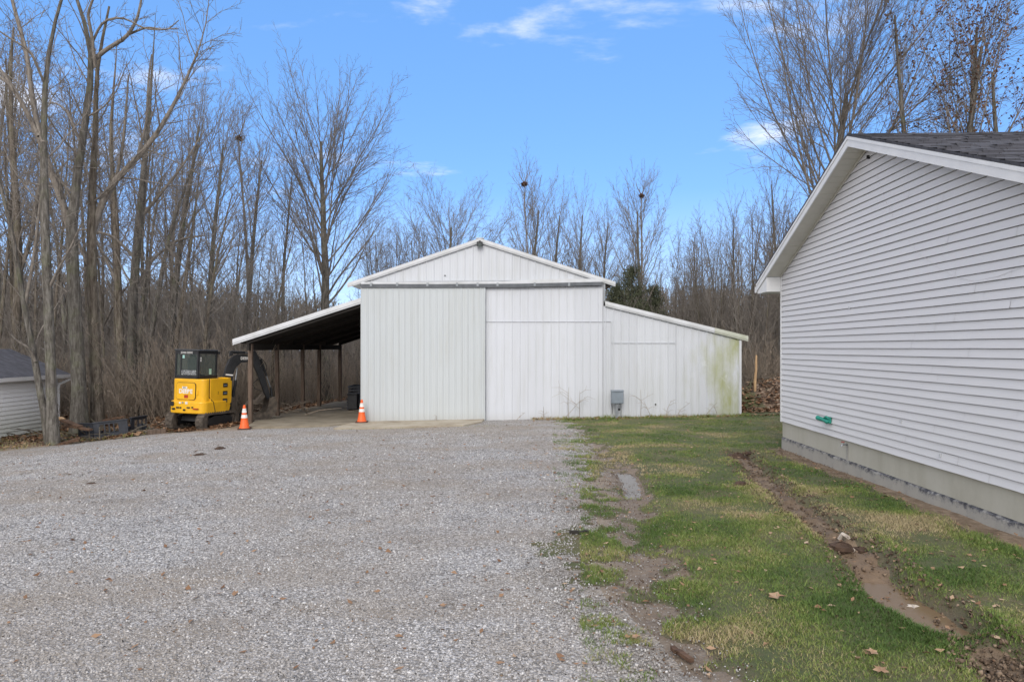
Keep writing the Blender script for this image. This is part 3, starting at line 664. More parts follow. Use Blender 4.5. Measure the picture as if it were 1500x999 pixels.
# ------------------------------------------------------------------ meter box on its post by the wall
xb = (903.5-750)*.0198; yb = 19.72; zb = hgt(xb,yb)
bx_ = empty('electrical_box', (xb,yb,zb), 0, 'small grey electrical box on a short post against the white barn wall', 'electrical box')
z1 = H+(HY-591)*yb/1000-zb; z2 = H+(HY-573.5)*yb/1000-zb
MB().box(-.175,.175,-.07,.07,z1,z2,.012).build('box_body', M['greybox'], bx_, bevel=.008)
MB().prism_axis([(-.09,z2+.001),(-.086,z2+.03),(.08,z2+.045),(.08,z2+.001)], -.185, .185, 'x').build('lid', M['greybox'], bx_, bevel=.004)
MB().box(-.165,.165,-.082,-.071,z1+.02,z2-.02,.004).build('front_cover', M['greybox'], bx_)
MB().box(-.05,.015,-.03,.03,-.08,z1-.001).build('post', M['galv'], bx_)
MB().tube([(.06,0,z1-.001),(.06,0,z1-.10),(.055,.05,z1-.15)], .014, 6).build('conduit', M['galv'], bx_)
MB().lathe([(.001,-.03),(.035,-.03),(.035,.03),(.001,.03)], 10).build('meter_socket', M['black'], bx_).location = (.055,-.01,z1-.17)
MB().tube([(-.15,.03,z1-.001),(-.135,.03,z1*.6),(-.14,.04,z1*.3)], .007, 5).build('cable', M['black'], bx_)
MB().tube([(.12,.03,z1-.001),(.115,.03,z1*.4),(.12,.04,-.02)], .006, 5).build('cable', M['black'], bx_)

# ------------------------------------------------------------------ the house on the right (local x into the house, local y along the gable wall)
th = math.atan(.035)
YC = 13.33; house = empty('house', (4.8+.035*YC, YC, 0), -th, 'house with grey vinyl siding, a dark shingle roof and white rake boards at the right', 'house')
hz_ = lambda py, Y: H+(HY-py)*Y/1000
c_ = .1016; zb0 = hz_(616.6, YC); zw = hz_(412, YC); ypk = -3.50; zpk2 = H+2.90; W = 7.15
sf, sn = .43, .39
soff = lambda y: zpk2+sf*(ypk-y) if y > ypk else zpk2-sn*(ypk-y)      # underside of the rake above the wall
# lap siding: each course leans out at its foot
mb = MB(); z = zb0; k = 0
while z < zpk2-.02:
    z1 = min(z+c_, zpk2-.01)
    def span(zz):
        ya = min(0, ypk+(zpk2-zz)/sf) ; yb_ = max(-W, ypk-(zpk2-zz)/sn); return ya, yb_
    (a0, b0), (a1, b1) = span(z), span(z1)
    jig = 0
    cuts = [0.]; y_ = -rj.uniform(.8,3.6)
    while y_ > -W: cuts.append(y_); y_ -= 3.66
    cuts.append(-W-1)
    for q_, (ca, cb) in enumerate(zip(cuts, cuts[1:])):
        of = -.0022*(q_ % 2); A0, B0 = min(a0,ca), max(b0,cb); A1, B1 = min(a1,ca), max(b1,cb)
        if A0 <= B0: continue
        if A1 < B1: A1 = B1 = (A1+B1)/2
        ns = 8; wv = [rj.uniform(-.0018,.0018) for _ in range(ns+1)]; v = []
        for i in range(ns+1):
            t = i/ns; v += [(-.020+of+wv[i],A0+(B0-A0)*t,z+wv[i]*.8),(-.003+of,A1+(B1-A1)*t,z1-.009),(.011,A0+(B0-A0)*t,z+.001)]
        mb.add(v, [(3*i,3*i+1,3*i+4,3*i+3) for i in range(ns)]+[(3*i,3*i+3,3*i+5,3*i+2) for i in range(ns)])
    z = z1; k += 1
wall = mb.build('siding', M['siding'], house)
mb = MB(); mb.prism_axis([(0,zb0-.01),(-W,zb0-.01),(-W,soff(-W)),(ypk,zpk2),(0,soff(0))], .012, .12, 'x'); mb.box(.12,9,-.1,-.002,zb0,zw); mb.box(.12,9,-W,-W+.1,zb0,zw); mb.build('wall', M['siding'], house)
MB().box(-.022,.05,-.004,.022,zb0-.012,soff(0)-.02).build('corner_post', M['white'], house)
MB().box(-.022,-.001,-.035,-.006,zb0-.012,soff(-.03)-.02).build('corner_post', M['white'], house)
zf = hz_(639.5, YC)-.0
mb = MB(); mb.box(.015,.2,-W,-.005,zf,zb0-.012); mb.box(.2,9,-.2,-.005,zf,zb0-.012); mb.build('foundation', M['found'], house)
z0f = hgt(5.2,13.2)-.25
fo = MB(); n = 60; v = []
for i in range(n+1):
    y = -W-.0+(W-.005)*i/n; b = .012*math.sin(i*1.7)+.01*math.sin(i*.6)
    v += [(-.012+b*.6,y,z0f),(-.004+b*.4,y,zf-.02+b),(.03,y,zf+.004)]
fo.add(v, [(3*i+q,3*i+q+1,3*i+q+4,3*i+q+3) for i in range(n) for q in (0,1)])
fo.box(.03,.2,-.2,-.008,z0f,zf); o = fo.build('footing', M['footing'], house)
# shift so the tar mask (object z) works from the foot of the wall
for vv in o.data.vertices: vv.co.z -= zf-.44
o.location.z = zf-.44
# roof
O = .285       # rake overhang
def slope(name, ya, za, yb_, zb_, x0, x1, th_, mat, lift):
    mb = MB(); mb.add([(x0,ya,za+lift),(x1,ya,za+lift),(x1,yb_,zb_+lift),(x0,yb_,zb_+lift),
                       (x0,ya,za+lift+th_),(x1,ya,za+lift+th_),(x1,yb_,zb_+lift+th_),(x0,yb_,zb_+lift+th_)],
                      [(0,1,2,3),(7,6,5,4),(0,4,5,1),(1,5,6,2),(2,6,7,3),(3,7,4,0)])
    return mb.build(name, mat, house)
ye, yn = .58, -W-.5
ze, zn = soff(ye), soff(yn)
FH = .150
fac = lambda nm, ya, yb_: None
roof = slope('roof', ypk, zpk2, yn, zn, -O-.03, 9.3, .03, M['shingle'], FH+.004)
# real shingle rows on the near slope and the far slope share one material; the far slope is a child of the roof
far = slope('far_slope', ypk, zpk2, ye, ze, -O-.03, 9.3, .03, M['shingle'], FH+.004); far.parent = roof
mb = MB(); nrow = 30
for i in range(nrow):
    t0, t1 = i/nrow, (i+1)/nrow; y0 = ypk+(yn-ypk)*t0; y1 = ypk+(yn-ypk)*t1; za = zpk2+(zn-zpk2)*t0+FH+.034; zb_ = zpk2+(zn-zpk2)*t1+FH+.034
    x = -O-.028
    while x < 9.3:
        wdt = rj.uniform(.14,.36); up = rj.choice((.006,.012,.016)); mb.add([(x,y0,za+.001),(x+wdt-.004,y0,za+.001),(x+wdt-.004,y1-.0,zb_+up),(x,y1,zb_+up),(x,y1,zb_),(x+wdt-.004,y1,zb_)],[(0,3,2,1),(3,4,5,2)]); x += wdt
tabs = mb.build('shingle_tabs', M['shingle'], roof)
def fascia(name, ya, za, yb_, zb_, x0, x1, h, mat, lift=0, parent=None):
    mb = MB(); mb.add([(x,y,z+lift+dz_) for x in (x0,x1) for (y,z) in ((ya,za),(yb_,zb_)) for dz_ in (0,h)],
        [(0,2,3,1),(4,5,7,6),(0,1,5,4),(2,6,7,3),(1,3,7,5),(0,4,6,2)])
    return mb.build(name, mat, parent or house)
fascia('rake_board', ypk, zpk2, yn, zn, -O-.02, -O, FH, M['white']); fascia('rake_board', ypk+.001, zpk2, ye, ze, -O-.02, -O, FH, M['white'])
fascia('rake_trim', ypk, zpk2, yn, zn, -O-.029, -O-.0205, .045, M['white'], FH-.047); fascia('rake_trim', ypk+.001, zpk2, ye, ze, -O-.029, -O-.0205, .045, M['white'], FH-.047)
# soffit boards below the rake, with grooves
def soffit(ya, yb_):
    mb = MB(); n = max(1, int(abs(yb_-ya)/.13)); s = 1 if yb_ > ya else -1
    for i in range(n):
        y0 = ya+(yb_-ya)*i/n; y1 = ya+(yb_-ya)*(i+1)/n-s*.006
        mb.add([(-O,y0,soff(y0)),(0.0,y0,soff(y0)),(0.0,y1,soff(y1)),(-O,y1,soff(y1)),(-O,y0,soff(y0)+.012),(0,y0,soff(y0)+.012),(0,y1,soff(y1)+.012),(-O,y1,soff(y1)+.012)],
               [(0,1,2,3),(4,7,6,5),(0,4,5,1),(2,6,7,3)])
    mb.build('soffit', M['soffit'], house)
soffit(ypk, .02); soffit(ypk, -W-.02)
for ya, yb_ in ((ypk, 0), (ypk, -W)):
    fascia('frieze_trim', ya, soff(ya), yb_, soff(yb_), -.03, -.017, .03, M['soffit'], -.032)
# boxed eave end
ze2 = hz_(427.6, 13.4)
mb = MB(); mb.prism_axis([(.022,soff(.022)-.002),(ye-.02,max(soff(ye-.02),ze2+.02)),(ye-.02,ze2),(.022,ze2)], -O, .0, 'x'); mb.build('eave_return', M['white'], house)
mb = MB(); mb.box(.001,9.2,.025,ye-.02,ze2,ze2+.015); mb.build('eave_soffit', M['white'], house)
fascia('gutter', ye+.0, ze-.02, ye+.10, ze-.02, -O-.02, 9.2, .12, M['white'])
# hose tap with its stain, pale scratch arc and small things fixed to the wall
def on_wall(px, py):
    Y = 4.8*1000/(px-785); return (-(YC-Y)/math.cos(th), hz_(py, Y))
yy, z_ = on_wall(1240, 651)
mb = MB(); mb.tube([(.02,yy,z_),(-.06,yy,z_),(-.085,yy,z_-.03)], .012, 8); tp = mb.build('hose_tap', M['galv'], house)
hd = MB(); hd.M = Matrix.Translation((-.055,yy,z_+.035)) @ Matrix.Rotation(R(0),4,'X'); hd.lathe([(.001,0),(.028,0),(.028,.01),(.001,.01)], 10); hd.build('tap_wheel', M['red'], tp)
MB().box(.006,.0145,yy-.03,yy+.03,z_-.25,z_-.02).build('pipe_patch', simple('pale_patch',(.36,.355,.33),(.30,.295,.27),9,.9), house)
scar = [on_wall(*q) for q in ((1285,252),(1297,290),(1312,322),(1328,345),(1346,370),(1375,390),(1402,406),(1430,412),(1465,405),(1498,392))]
MB().tube([(-.019,y,z) for y, z in scar], .0018, 4).build('cable', M['seam'], house).data.materials[0] = simple('pale_scratch', (.66,.66,.66), (.6,.6,.6), 5, .6)  # scratch arc on the siding, built as an added thin pale tube, no cable
mt = M['black']
for q in ((1322,617),(1380,667),(1246,451)):
    yy, z_ = on_wall(*q); MB().box(-.03,-.012,yy-.012,yy+.012,z_-.02,z_+.02).build('clip', M['seam'], house)
yy, z_ = on_wall(1275, 228); MB().box(-.05,-.017,yy-.015,yy+.015,z_-.05,z_).build('hook', M['black'], house)
# teal plastic tube stuck in the siding
yy, z_ = on_wall(1214, 614); pt = house.location+Vector(( -.05*math.cos(th)+yy*math.sin(th), yy*math.cos(th)+.05*math.sin(th), z_))
tt = empty('plastic_spout', pt, -th, 'small teal plastic spout sticking out low on the house siding', 'spout')
mb = MB(); mb.tube([(-.07,.16,.012),(-.05,.10,.0),(-.03,.0,-.01),(-.02,-.10,-.03),(-.0,-.14,-.03)], [.038,.034,.03,.036,.022], 10, False); mb.build('tube', M['teal'], tt, smooth=True)
mb = MB(); mb.tube([(-.04,-.02,.02),(-.03,-.09,.05),(-.005,-.14,.02)], [.014,.018,.02], 8); mb.build('arm', M['teal'], tt, smooth=True)
MB().box(-.01,.035,-.15,.02,-.05,.045,.01).build('mount', M['teal'], tt)

# ------------------------------------------------------------------ low shed at the left edge: wall parallel to the view, eave towards the drive
XS, Y0, Y1 = -14.75, 14.2, 22.1
shed = empty('shed', (XS,Y1,0), 0, 'low white sided shed with a grey shingle roof behind the trees at the left edge', 'shed')
zbt = H-2.83; zev = H+(HY-551)*.0219
mb = MB(); z = zbt
while z < zev: mb.add([(.034,Y0-Y1,z),(.034,0,z),(.002,0,z+.125),(.002,Y0-Y1,z+.125)], [(0,1,2,3)]); mb.add([(.034,Y0-Y1,z),(.034,0,z),(.0,0,z+.001),(0,Y0-Y1,z+.001)], [(0,1,2,3)]); z += .125
mb.build('siding', M['siding2'], shed)
mb = MB(); mb.prism_axis([(-3.4,zbt),(0,zbt),(0,zev+.05),(-1.7,zev+.74),(-3.4,zev+.05)], Y0-Y1, -.002); mb.build('wall', M['siding2'], shed)
MB().box(-.03,.045,-.10,.01,zbt,zev).build('corner_board', M['white'], shed)
mb = MB()
for s in (-1, 1):
    xe_, xr_ = (.28 if s == 1 else -3.68), -1.7
    a = [(xe_,Y0-Y1-.2,zev+.0),(xe_,.30,zev+.0),(xr_,.30,zev+.82),(xr_,Y0-Y1-.2,zev+.82)]
    mb.add(a+[(x,y,z+.05) for x,y,z in a], [(0,3,2,1),(4,5,6,7),(0,1,5,4),(1,2,6,5),(2,3,7,6),(3,0,4,7)])
sr_ = mb.build('roof', M['shingle'], shed)
mb = MB(); mb.prism_axis([(.26,zev-.06),(.36,zev-.06),(.39,zev+.05),(.375,zev+.05),(.35,zev-.045),(.275,zev-.045),(.275,zev+.05),(.26,zev+.05)], Y0-Y1-.2, .32); gt = mb.build('gutter', M['white'], shed)
MB().box(.24,.259,Y0-Y1-.2,.30,zev-.09,zev+.04).build('fascia', M['white'], shed)
MB().tube([(.32,.22,zev-.05),(.30,.2,zev-.12),(.10,.0,zev-.26),(.09,-.03,zev-.36),(.09,-.03,zbt+.15)], .042, 8).build('downspout', M['white'], shed)

# ------------------------------------------------------------------ trees
NPT = [14, 9, 6, 4, 3, 3]
SIDES = [9, 6, 4, 3, 3, 3]
def nrm(v): return v/max(1e-9, math.sqrt(float(v@v)))
def unit(a): return a/(np.linalg.norm(a, axis=-1, keepdims=True)+1e-9)
def integrate(rng, q, d, cl, r, lvl, S):
    """grow a whole batch of branches of one level at once"""
    B = len(q); n = NPT[lvl]; Pn = np.empty((B,n,3)); Dn = np.empty((B,n,3)); st = (cl/(n-1))[:,None]
    t = np.linspace(0,1,n); tip = S['tip'][lvl]; Rn = r[:,None]*((1-t)**.85*(1-tip)+tip)[None,:]
    for i in range(n):
        Pn[:,i] = q; Dn[:,i] = d; d = d+rng.normal(0,S['wob'][lvl],(B,3)); d[:,2] += S['trop'][lvl]; d = unit(d); q = q+d*st
    return Pn, Rn, Dn, cl
def children(rng, Pn, Rn, Dn, Ln, lvl, S, t0=None, boost=1.):
    B, n = Rn.shape; k = np.maximum(1, np.round(boost*S['nb'][lvl]*(Ln/S['ref'][lvl])**.8*rng.uniform(.8,1.2,B)).astype(int)); idx = np.repeat(np.arange(B), k)
    j = np.arange(len(idx))-np.repeat(np.cumsum(k)-k, k); st = S['start'][lvl] if t0 is None else t0
    u_ = (j+rng.uniform(.1,.9,len(idx)))/k[idx]; t = np.minimum(st+(1-st)*u_, .985); f = t*(n-1); i = np.minimum(f.astype(int), n-2); u = (f-i)
    q = Pn[idx,i]*(1-u)[:,None]+Pn[idx,i+1]*u[:,None]; r = Rn[idx,i]*(1-u)+Rn[idx,i+1]*u; d = unit(Dn[idx,i])
    a = np.radians(S['ang'][lvl]+rng.normal(0,S['av'],len(idx)))*(1-(.35*u_ if lvl == 0 else 0)); az = rng.uniform(0,6.28,B)[idx]+2.4*j+rng.normal(0,.5,len(idx))
    z = np.array([0,0,1.]); side = np.cross(d, z); side = np.where(np.linalg.norm(side,axis=1)[:,None] < .05, np.array([1.,0,0]), side); side = unit(side); up = np.cross(d, side)
    w_ = side*np.cos(az)[:,None]+up*np.sin(az)[:,None]; dd = unit(d*np.cos(a)[:,None]+w_*np.sin(a)[:,None])
    if lvl == 0: cl = S['len0']*S['shape'](u_)*rng.uniform(.8,1.1,len(idx))
    else: cl = Ln[idx]*S['lr'][lvl]*(1-.55*t)*rng.uniform(.6,1.2,len(idx))
    cr = np.maximum(np.minimum(r*.64, np.maximum(r*S['rr'], cl*S['rl'][lvl]))*rng.uniform(.75,1,len(idx)), S['rmin'])
    m = cl > .12
    return integrate(rng, q[m], dd[m], cl[m], cr[m], lvl+1, S)
def finish(out, rng, lvl0, arr, S, t0=None, boost=1.):
    """spawn every deeper level below a batch"""
    l = lvl0; cur = arr
    while l+1 <= S['max']:
        cur = children(rng, *cur, l, S, t0, boost); out[l+1].append(cur[:2]); l += 1; t0 = None; boost = 1.
def mesh_levels(out, lv):
    V = []; F4 = []; off = 0
    for l in lv:
        for Pn, Rn in out[l]:
            s = SIDES[l]; B, n = Rn.shape
            T = np.empty_like(Pn); T[:,1:-1] = Pn[:,2:]-Pn[:,:-2]; T[:,0] = Pn[:,1]-Pn[:,0]; T[:,-1] = Pn[:,-1]-Pn[:,-2]; T = unit(T)
            m_ = unit(Pn[:,-1]-Pn[:,0])[:,None,:]; ref = np.where(np.abs(m_[...,2:3]) < .8, np.array([0,0,1.]), np.array([1.,0,0])); ref = np.broadcast_to(ref, T.shape)
            A = unit(np.cross(T, ref)); Bv = np.cross(T, A); an = np.arange(s)*2*np.pi/s
            ring = Pn[:,:,None,:]+(A[:,:,None,:]*np.cos(an)[None,None,:,None]+Bv[:,:,None,:]*np.sin(an)[None,None,:,None])*Rn[:,:,None,None]
            V.append(ring.reshape(-1,3)); base = off+np.arange(B)[:,None,None]*n*s+np.arange(n-1)[None,:,None]*s; k = np.arange(s)[None,None,:]; k2 = (k+1)%s
            F4.append(np.stack([base+k, base+k2, base+s+k2, base+s+k], -1).reshape(-1,4)); off += B*n*s
    return np.concatenate(V), np.concatenate(F4)
def style(**k):
    S = dict(max=3, nb=[22,8,5,3,2], ref=[15,3.5,1.6,.8,.5], start=[.32,.15,.12,.1,.1], ang=[48,38,36,36,35], av=8, len0=4.2, lr=[0,.52,.55,.6,.6],
             rr=.30, rl=[0,.012,.010,.009,.009], rmin=.0075, wob=[.035,.07,.09,.11,.12], trop=[.02,.10,.07,.05,.03], tip=[.10,.16,.3,.5,.7],
             shape=lambda u: .35+.9*np.sin(np.pi*np.minimum(1,u*.95+.12))**.8)
    S.update(k); return S
def make_tree(rng, h, r0, S, lean=(0,0)):
    out = [[] for _ in range(6)]
    arr = integrate(rng, np.array([[0,0,-.15]]), unit(np.array([[lean[0],lean[1],1.]])), np.array([float(h)]), np.array([float(r0)]), 0, S)
    out[0].append(arr[:2]); finish(out, rng, 0, arr, S); arr[1][0,0] *= 1.35; arr[1][0,1] *= 1.05
    return out
def tree_obj(out, name, loc, label, group=None, cat='tree', tm='bark', wm='twig', rz=0, sc=1):
    e = empty(name, loc, rz, label, cat, group); e.scale = (sc,)*3
    V, F = mesh_levels(out, [0]); link_mesh('trunk', np_mesh('trunk', V, F, smooth=True), M[tm], e)
    lv = [l for l in range(1,6) if out[l]]
    V, F = mesh_levels(out, lv); link_mesh('branches', np_mesh('branches', V, F, smooth=True), M[wm], e)
    return e
def copy_tree(src, loc, rz, sc, label=None, group=None):
    e = src.copy(); col.objects.link(e); e.location = loc; e.rotation_euler = (0,0,rz); e.scale = sc
    if label: e['label'] = label
    if group: e['group'] = group
    for ch in list(src.children):
        c = ch.copy(); col.objects.link(c); c.parent = e
    return e
rng = np.random.RandomState(11)
def X(px, Y): return (px-750)*Y/1000
def gz1(x, y): return float(gz0(x, y))
# --- hero trees: limbs measured in the photograph, each set at its own distance with its own depth wander
def hero(name, Y, limbs, label, S, seed, group=None, tm='bark', depth=.5, tw=2.2, fine=None):
    """limbs: list of (t0, [(px,py,half width px), ...]); first one is the trunk"""
    rg = np.random.RandomState(seed); out = [[] for _ in range(6)]; x0 = X(limbs[0][1][0][0], Y); z0 = gz1(x0, Y)
    for li, (t0, pl) in enumerate(limbs):
        pl = np.array(pl, float); n = 14
        seg = np.r_[0, np.cumsum(np.hypot(np.diff(pl[:,0]), np.diff(pl[:,1])))]; tt = np.linspace(0, seg[-1], n)
        px = np.interp(tt, seg, pl[:,0]); py = np.interp(tt, seg, pl[:,1]); hw = np.interp(tt, seg, pl[:,2])
        sm = lambda a: np.r_[a[0], (a[:-2]+2*a[1:-1]+a[2:])/4, a[-1]]
        px, py = sm(px), sm(py); ydir = rg.uniform(-1,1)*(0 if li == 0 else 1); yy = Y+depth*ydir*(tt/seg[-1])*2+np.sin(tt/60+li)*.06*(tt > 0)
        base_y = Y
        if li > 0:   # start where the trunk is
            yy = yy
        pts = np.stack([(px-750)*yy/1000-x0, yy-Y, H+(HY-py)*yy/1000-z0], 1); rad = hw*Y/1000*.86
        if li == 0: pts[0,2] = -.15
        lvl = 0 if li == 0 else 1
        dirs = np.gradient(pts, axis=0); dirs /= np.linalg.norm(dirs, axis=1)[:,None]
        Ln = float(np.linalg.norm(np.diff(pts, axis=0), axis=1).sum()); arr = (pts[None], rad[None], dirs[None], np.array([Ln])); out[lvl].append(arr[:2])
        if li == 0: rad[0] *= 1.15
        finish(out, rg, lvl, arr, S, t0, 1.0 if lvl == 0 else 1.3)
    return tree_obj(out, name, (x0, Y, z0), label, group, tm=tm)
SH = style(nb=[6,9,5,4,2], ref=[12,3.0,1.4,.7,.5], len0=2.4, start=[.5,.15,.12,.1,.1], ang=[50,42,40,38,35], max=4, rmin=.006, trop=[.02,.07,.05,.03,.02], wob=[.03,.10,.12,.13,.14], lr=[0,.36,.55,.6,.6])
hero('leaning_tree', 18.9, [(.3, [(72,641,6),(58,570,5.5),(50,520,5),(40,470,4.5),(30,420,4),(22,360,3.5),(8,300,3),(-10,230,2.5)]),
    (.1, [(52,530,3),(44,510,2),(25,500,1.6),(12,485,1)]), (.1, [(36,450,3),(48,390,2.6),(55,330,2),(62,270,1.5),(66,220,.9),(70,180,.3)])],
    'slender mossy tree leaning left in front of the shed, dark and split near its foot', SH, 1)
hero('tall_tree', 18.6, [(.45, [(78,643,10.5),(76,600,8.5),(74,520,7.8),(70,430,7.5),(66,340,7),(64,260,6.2),(64,180,5),(66,99,3.6),(79,33,2.6),(96,-20,2)]),
    (.1, [(64,210,4),(59,205,4.5),(48,150,4),(40,82,3.5),(23,20,3),(10,-30,2)]), (.1, [(57,200,3.2),(40,165,3),(15,125,2.4),(-10,105,2)]),
    (.1, [(68,430,2.6),(88,390,2),(105,360,1.5),(118,330,1)]), (.15,[(64,120,2.5),(45,75,2),(20,60,1.5),(-10,40,1)])],
    'straight grey-brown trunk standing against the right corner of the shed', SH, 2)
hero('forked_tree', 20.6, [(.5, [(117,622,15),(117,590,12),(114,520,11),(109,430,10),(105,360,9.5),(103,320,8.5),(112,270,6.5),(122,200,5.8),(130,140,5.2),(140,82,4.4),(124,35,3.2),(108,-15,2.4)]),
    (.1, [(102,335,6.5),(99,317,6),(79,264,5.4),(59,205,4.6),(40,165,4),(15,120,3),(-10,90,2)]),
    (.1, [(137,88,4),(158,71,3.4),(185,56,3),(201,30,2.4),(210,-15,1.8)]),
    (.1, [(140,100,3),(134,50,2.6),(128,20,2.2),(140,-10,1.5)]),
    (.1, [(120,215,2.6),(100,165,2.2),(82,150,1.6),(70,152,1)]), (.1, [(133,68,2.4),(150,30,2),(180,25,1.6),(215,45,1.2),(262,42,.7)]),
    (.1, [(190,50,2),(215,40,1.6),(245,45,1.2),(262,30,.7)]), (.1,[(110,300,2.4),(88,262,2),(75,250,1.6),(60,262,1)])],
    'thick pale trunk with a dark knothole behind the rotten planks, forking into crooked limbs', SH, 3, tm='bark')
hero('forked_tree', 21.2, [(.45, [(144,610,11),(141,560,9.5),(138,500,9),(135,430,8.5),(134,360,7.5),(134,300,6.5),(138,230,5),(142,170,4.2),(138,110,3.3),(150,60,2.4),(160,10,1.6)]),
    (.1, [(134,345,6),(150,290,5.6),(172,258,5),(200,235,4.4),(225,205,4),(240,180,3.2),(262,140,2.6),(285,90,1.8),(296,60,1.1),(304,30,.7),(306,5,.4)]),
    (.1, [(135,400,3),(112,350,2.6),(95,300,2.2),(85,285,1.6)]), (.1, [(170,262,3),(180,215,2.4),(185,160,1.8),(188,110,1)]), (.1, [(200,235,2.4),(215,180,2),(217,120,1.5),(222,80,1)])],
    'brown trunk touching the knotholed one, sending a long limb up to the right', SH, 4, tm='bark2')
hero('tall_tree', 24, [(.3, [(197,615,10),(195,570,8),(193,500,7.5),(196,420,7),(203,330,6.6),(210,270,5.5),(214,210,4.4),(219,160,3.2),(222,110,2),(226,60,.9),(228,20,.3)]),
    (.1, [(196,430,3),(222,380,2.6),(262,350,2),(300,345,1.3)]), (.1, [(200,380,3),(165,345,2.4),(120,335,1.8),(95,345,1)]), (.1, [(205,320,3),(235,285,2.4),(270,240,1.8),(300,190,1)])],
    'pale straight trunk left of the excavator in the front row of the wood', SH, 5)
hero('tall_tree', 25, [(.3, [(180,612,7),(178,560,6.5),(176,480,6),(172,400,5.5),(171,330,5),(165,260,4),(160,200,3),(166,140,2),(170,90,1.1),(172,55,.3)]),
    (.1, [(174,420,3),(150,370,2.4),(130,330,1.8)])], 'greyish trunk just left of the pale straight trunk in the front row of the wood', SH, 6, tm='bark2')
hero('leaning_tree', 23, [(.5, [(206,598,4.5),(212,560,4.5),(220,500,4.2),(232,430,3.8),(244,360,3.2),(262,300,2.4),(280,250,1.6),(292,210,.8),(298,180,.3)])], 'thin bare-barked trunk leaning right from the foot of the pale straight trunk', SH, 7)
hero('leaning_tree', 23.5, [(.45, [(242,600,4.5),(250,560,4.2),(258,500,3.8),(268,440,3.4),(276,380,2.8),(284,320,2),(292,260,1),(296,220,.3)])], 'thin dark trunk leaning right just left of the excavator cab', SH, 8, tm='bark2')
hero('tall_tree', 27, [(.3, [(20,560,7),(24,480,7),(28,400,6.4),(26,330,5.6),(22,260,4.6),(16,180,3.6),(14,100,2.6),(20,40,1.6)]), (.1,[(28,400,4),(46,350,3.4),(54,290,2.8),(66,230,2)])],
    'dark double trunk standing behind the shed roof', SH, 9, tm='bark2')
# tall spreading trees with vase crowns
def vase(px, top, Y, seed, label, w=1.0, low=.2, group=None, leaves=0, r0=.24, name='vase_shaped_tree', den=1., ang=34, mx=4, nestat=None):
    rg = np.random.RandomState(seed); x = X(px, Y); z = gz1(x, Y); h = H+(HY-top)*Y/1000-z
    S = style(nb=[26*den,11.5,8,4,2], ref=[10,5,2.0,.8,.5], start=[low/.72,.10,.08,.1,.1], ang=[ang,26,30,32,32], len0=h*.40*w, trop=[.01,.055,.045,.03,.02], wob=[.022,.05,.075,.1,.12], max=mx, rmin=.0052, rl=[0,.009,.0075,.007,.007],
              shape=lambda u: .72+.36*np.sin(np.pi*np.minimum(1,u*1.1)), lr=[0,.42,.48,.55,.6], tip=[.22,.14,.3,.5,.7], rr=.31, av=9)
    out = make_tree(rg, h*(1.03-.24*w), r0*h/15, S, (rg.uniform(-.03,.03), rg.uniform(-.03,.03)))
    if nestat:      # the limb and its fork that carry the nest
        a_ = out[0][0][0][0,6]; b_ = np.array([X(nestat[0],Y)-x, 0, H+(HY-nestat[1])*Y/1000-z-.12]); 
        for k_, tgt in enumerate((b_+[.25,.1,1.0], b_+[-.3,-.1,.9])):
            n = NPT[1]; t = np.linspace(0,1,n)[:,None]; m_ = b_ if k_ else b_
            pl = np.where(t < .7, a_+(b_-a_)*(t/.7)**.9, b_+(tgt-b_)*((t-.7)/.3)) if k_ == 0 else b_+(tgt-b_)*t
            pl[:,0] += np.sin(t[:,0]*6)*.05; d_ = unit(np.gradient(pl, axis=0)); rd = np.linspace(.07 if k_ == 0 else .03,.012,n)
            arr = (pl[None], rd[None], d_[None], np.array([float(np.linalg.norm(np.diff(pl,axis=0),axis=1).sum())])); out[1].append(arr[:2]); finish(out, rg, 1, arr, S, .35)
    e = tree_obj(out, name, (x,Y,z), label, group)
    if leaves:
        tw = np.concatenate([a_[0].reshape(-1,3) for l in (2,3) for a_ in out[l]])
        L_ = []; tn = []
        for _ in range(leaves):
            q = tw[rg.randint(len(tw))]
            if q[2] > h*.98: continue
            a = rg.normal(0,1,3); a /= np.linalg.norm(a); b = nrm(np.cross(a, rg.normal(0,1,3))); s = rg.uniform(.03,.065)
            q = q+rg.normal(0,.03,3)
            L_.append(np.stack([q, q+a*s+b*s*.55, q+a*s*1.7, q+a*s-b*s*.55])); tn += [rg.rand()]*4
        V = np.concatenate(L_); F = np.arange(len(V)).reshape(-1,4)
        link_mesh('leaves', np_mesh('leaves', V, F, tone=tn), M['oakleaf'], e)
    return e
vase(478,108,34,21,'tall bare tree with a dense fan-shaped crown rising behind the left lean-to', 1.0, .26, r0=.25, den=1.2, ang=38)
vase(655,250,40,22,'round-crowned bare tree standing alone behind the left slope of the barn roof', 1.1, .12, r0=.22, den=1.3, ang=40)
vase(612,300,37,23,'smaller bare tree between the tallest fan-shaped tree and the barn roof', .8, .15, r0=.15)
vase(767,248,42,24,'bare tree with a dark nest in its top behind the right barn roof', .8, .15, r0=.20, ang=34, den=1.5, nestat=(768,272))
vase(818,268,42,25,'bare tree second from left in the clump behind the right roof slope', .75, .12, r0=.18, ang=30, den=1.4)
vase(850,262,43,26,'bare tree third in the clump behind the right roof slope', .75, .12, r0=.18, ang=32, den=1.4)
vase(880,285,41,27,'bare tree at the right end of the clump behind the right roof slope', .75, .15, r0=.17, ang=32, den=1.4)
vase(938,250,36,28,'bare tree with a small nest in its crown standing by the dark cedar', .85, .26, r0=.19, ang=38, den=1.2, nestat=(940,289))
vase(1000,330,40,29,'low bare tree left of the gap above the right lean-to', .6, .2, r0=.12)
vase(1198,-35,24,30,'large bare tree with a very wide crown rising directly behind the house gable', 1.32, .38, r0=.28, den=.82, ang=50)
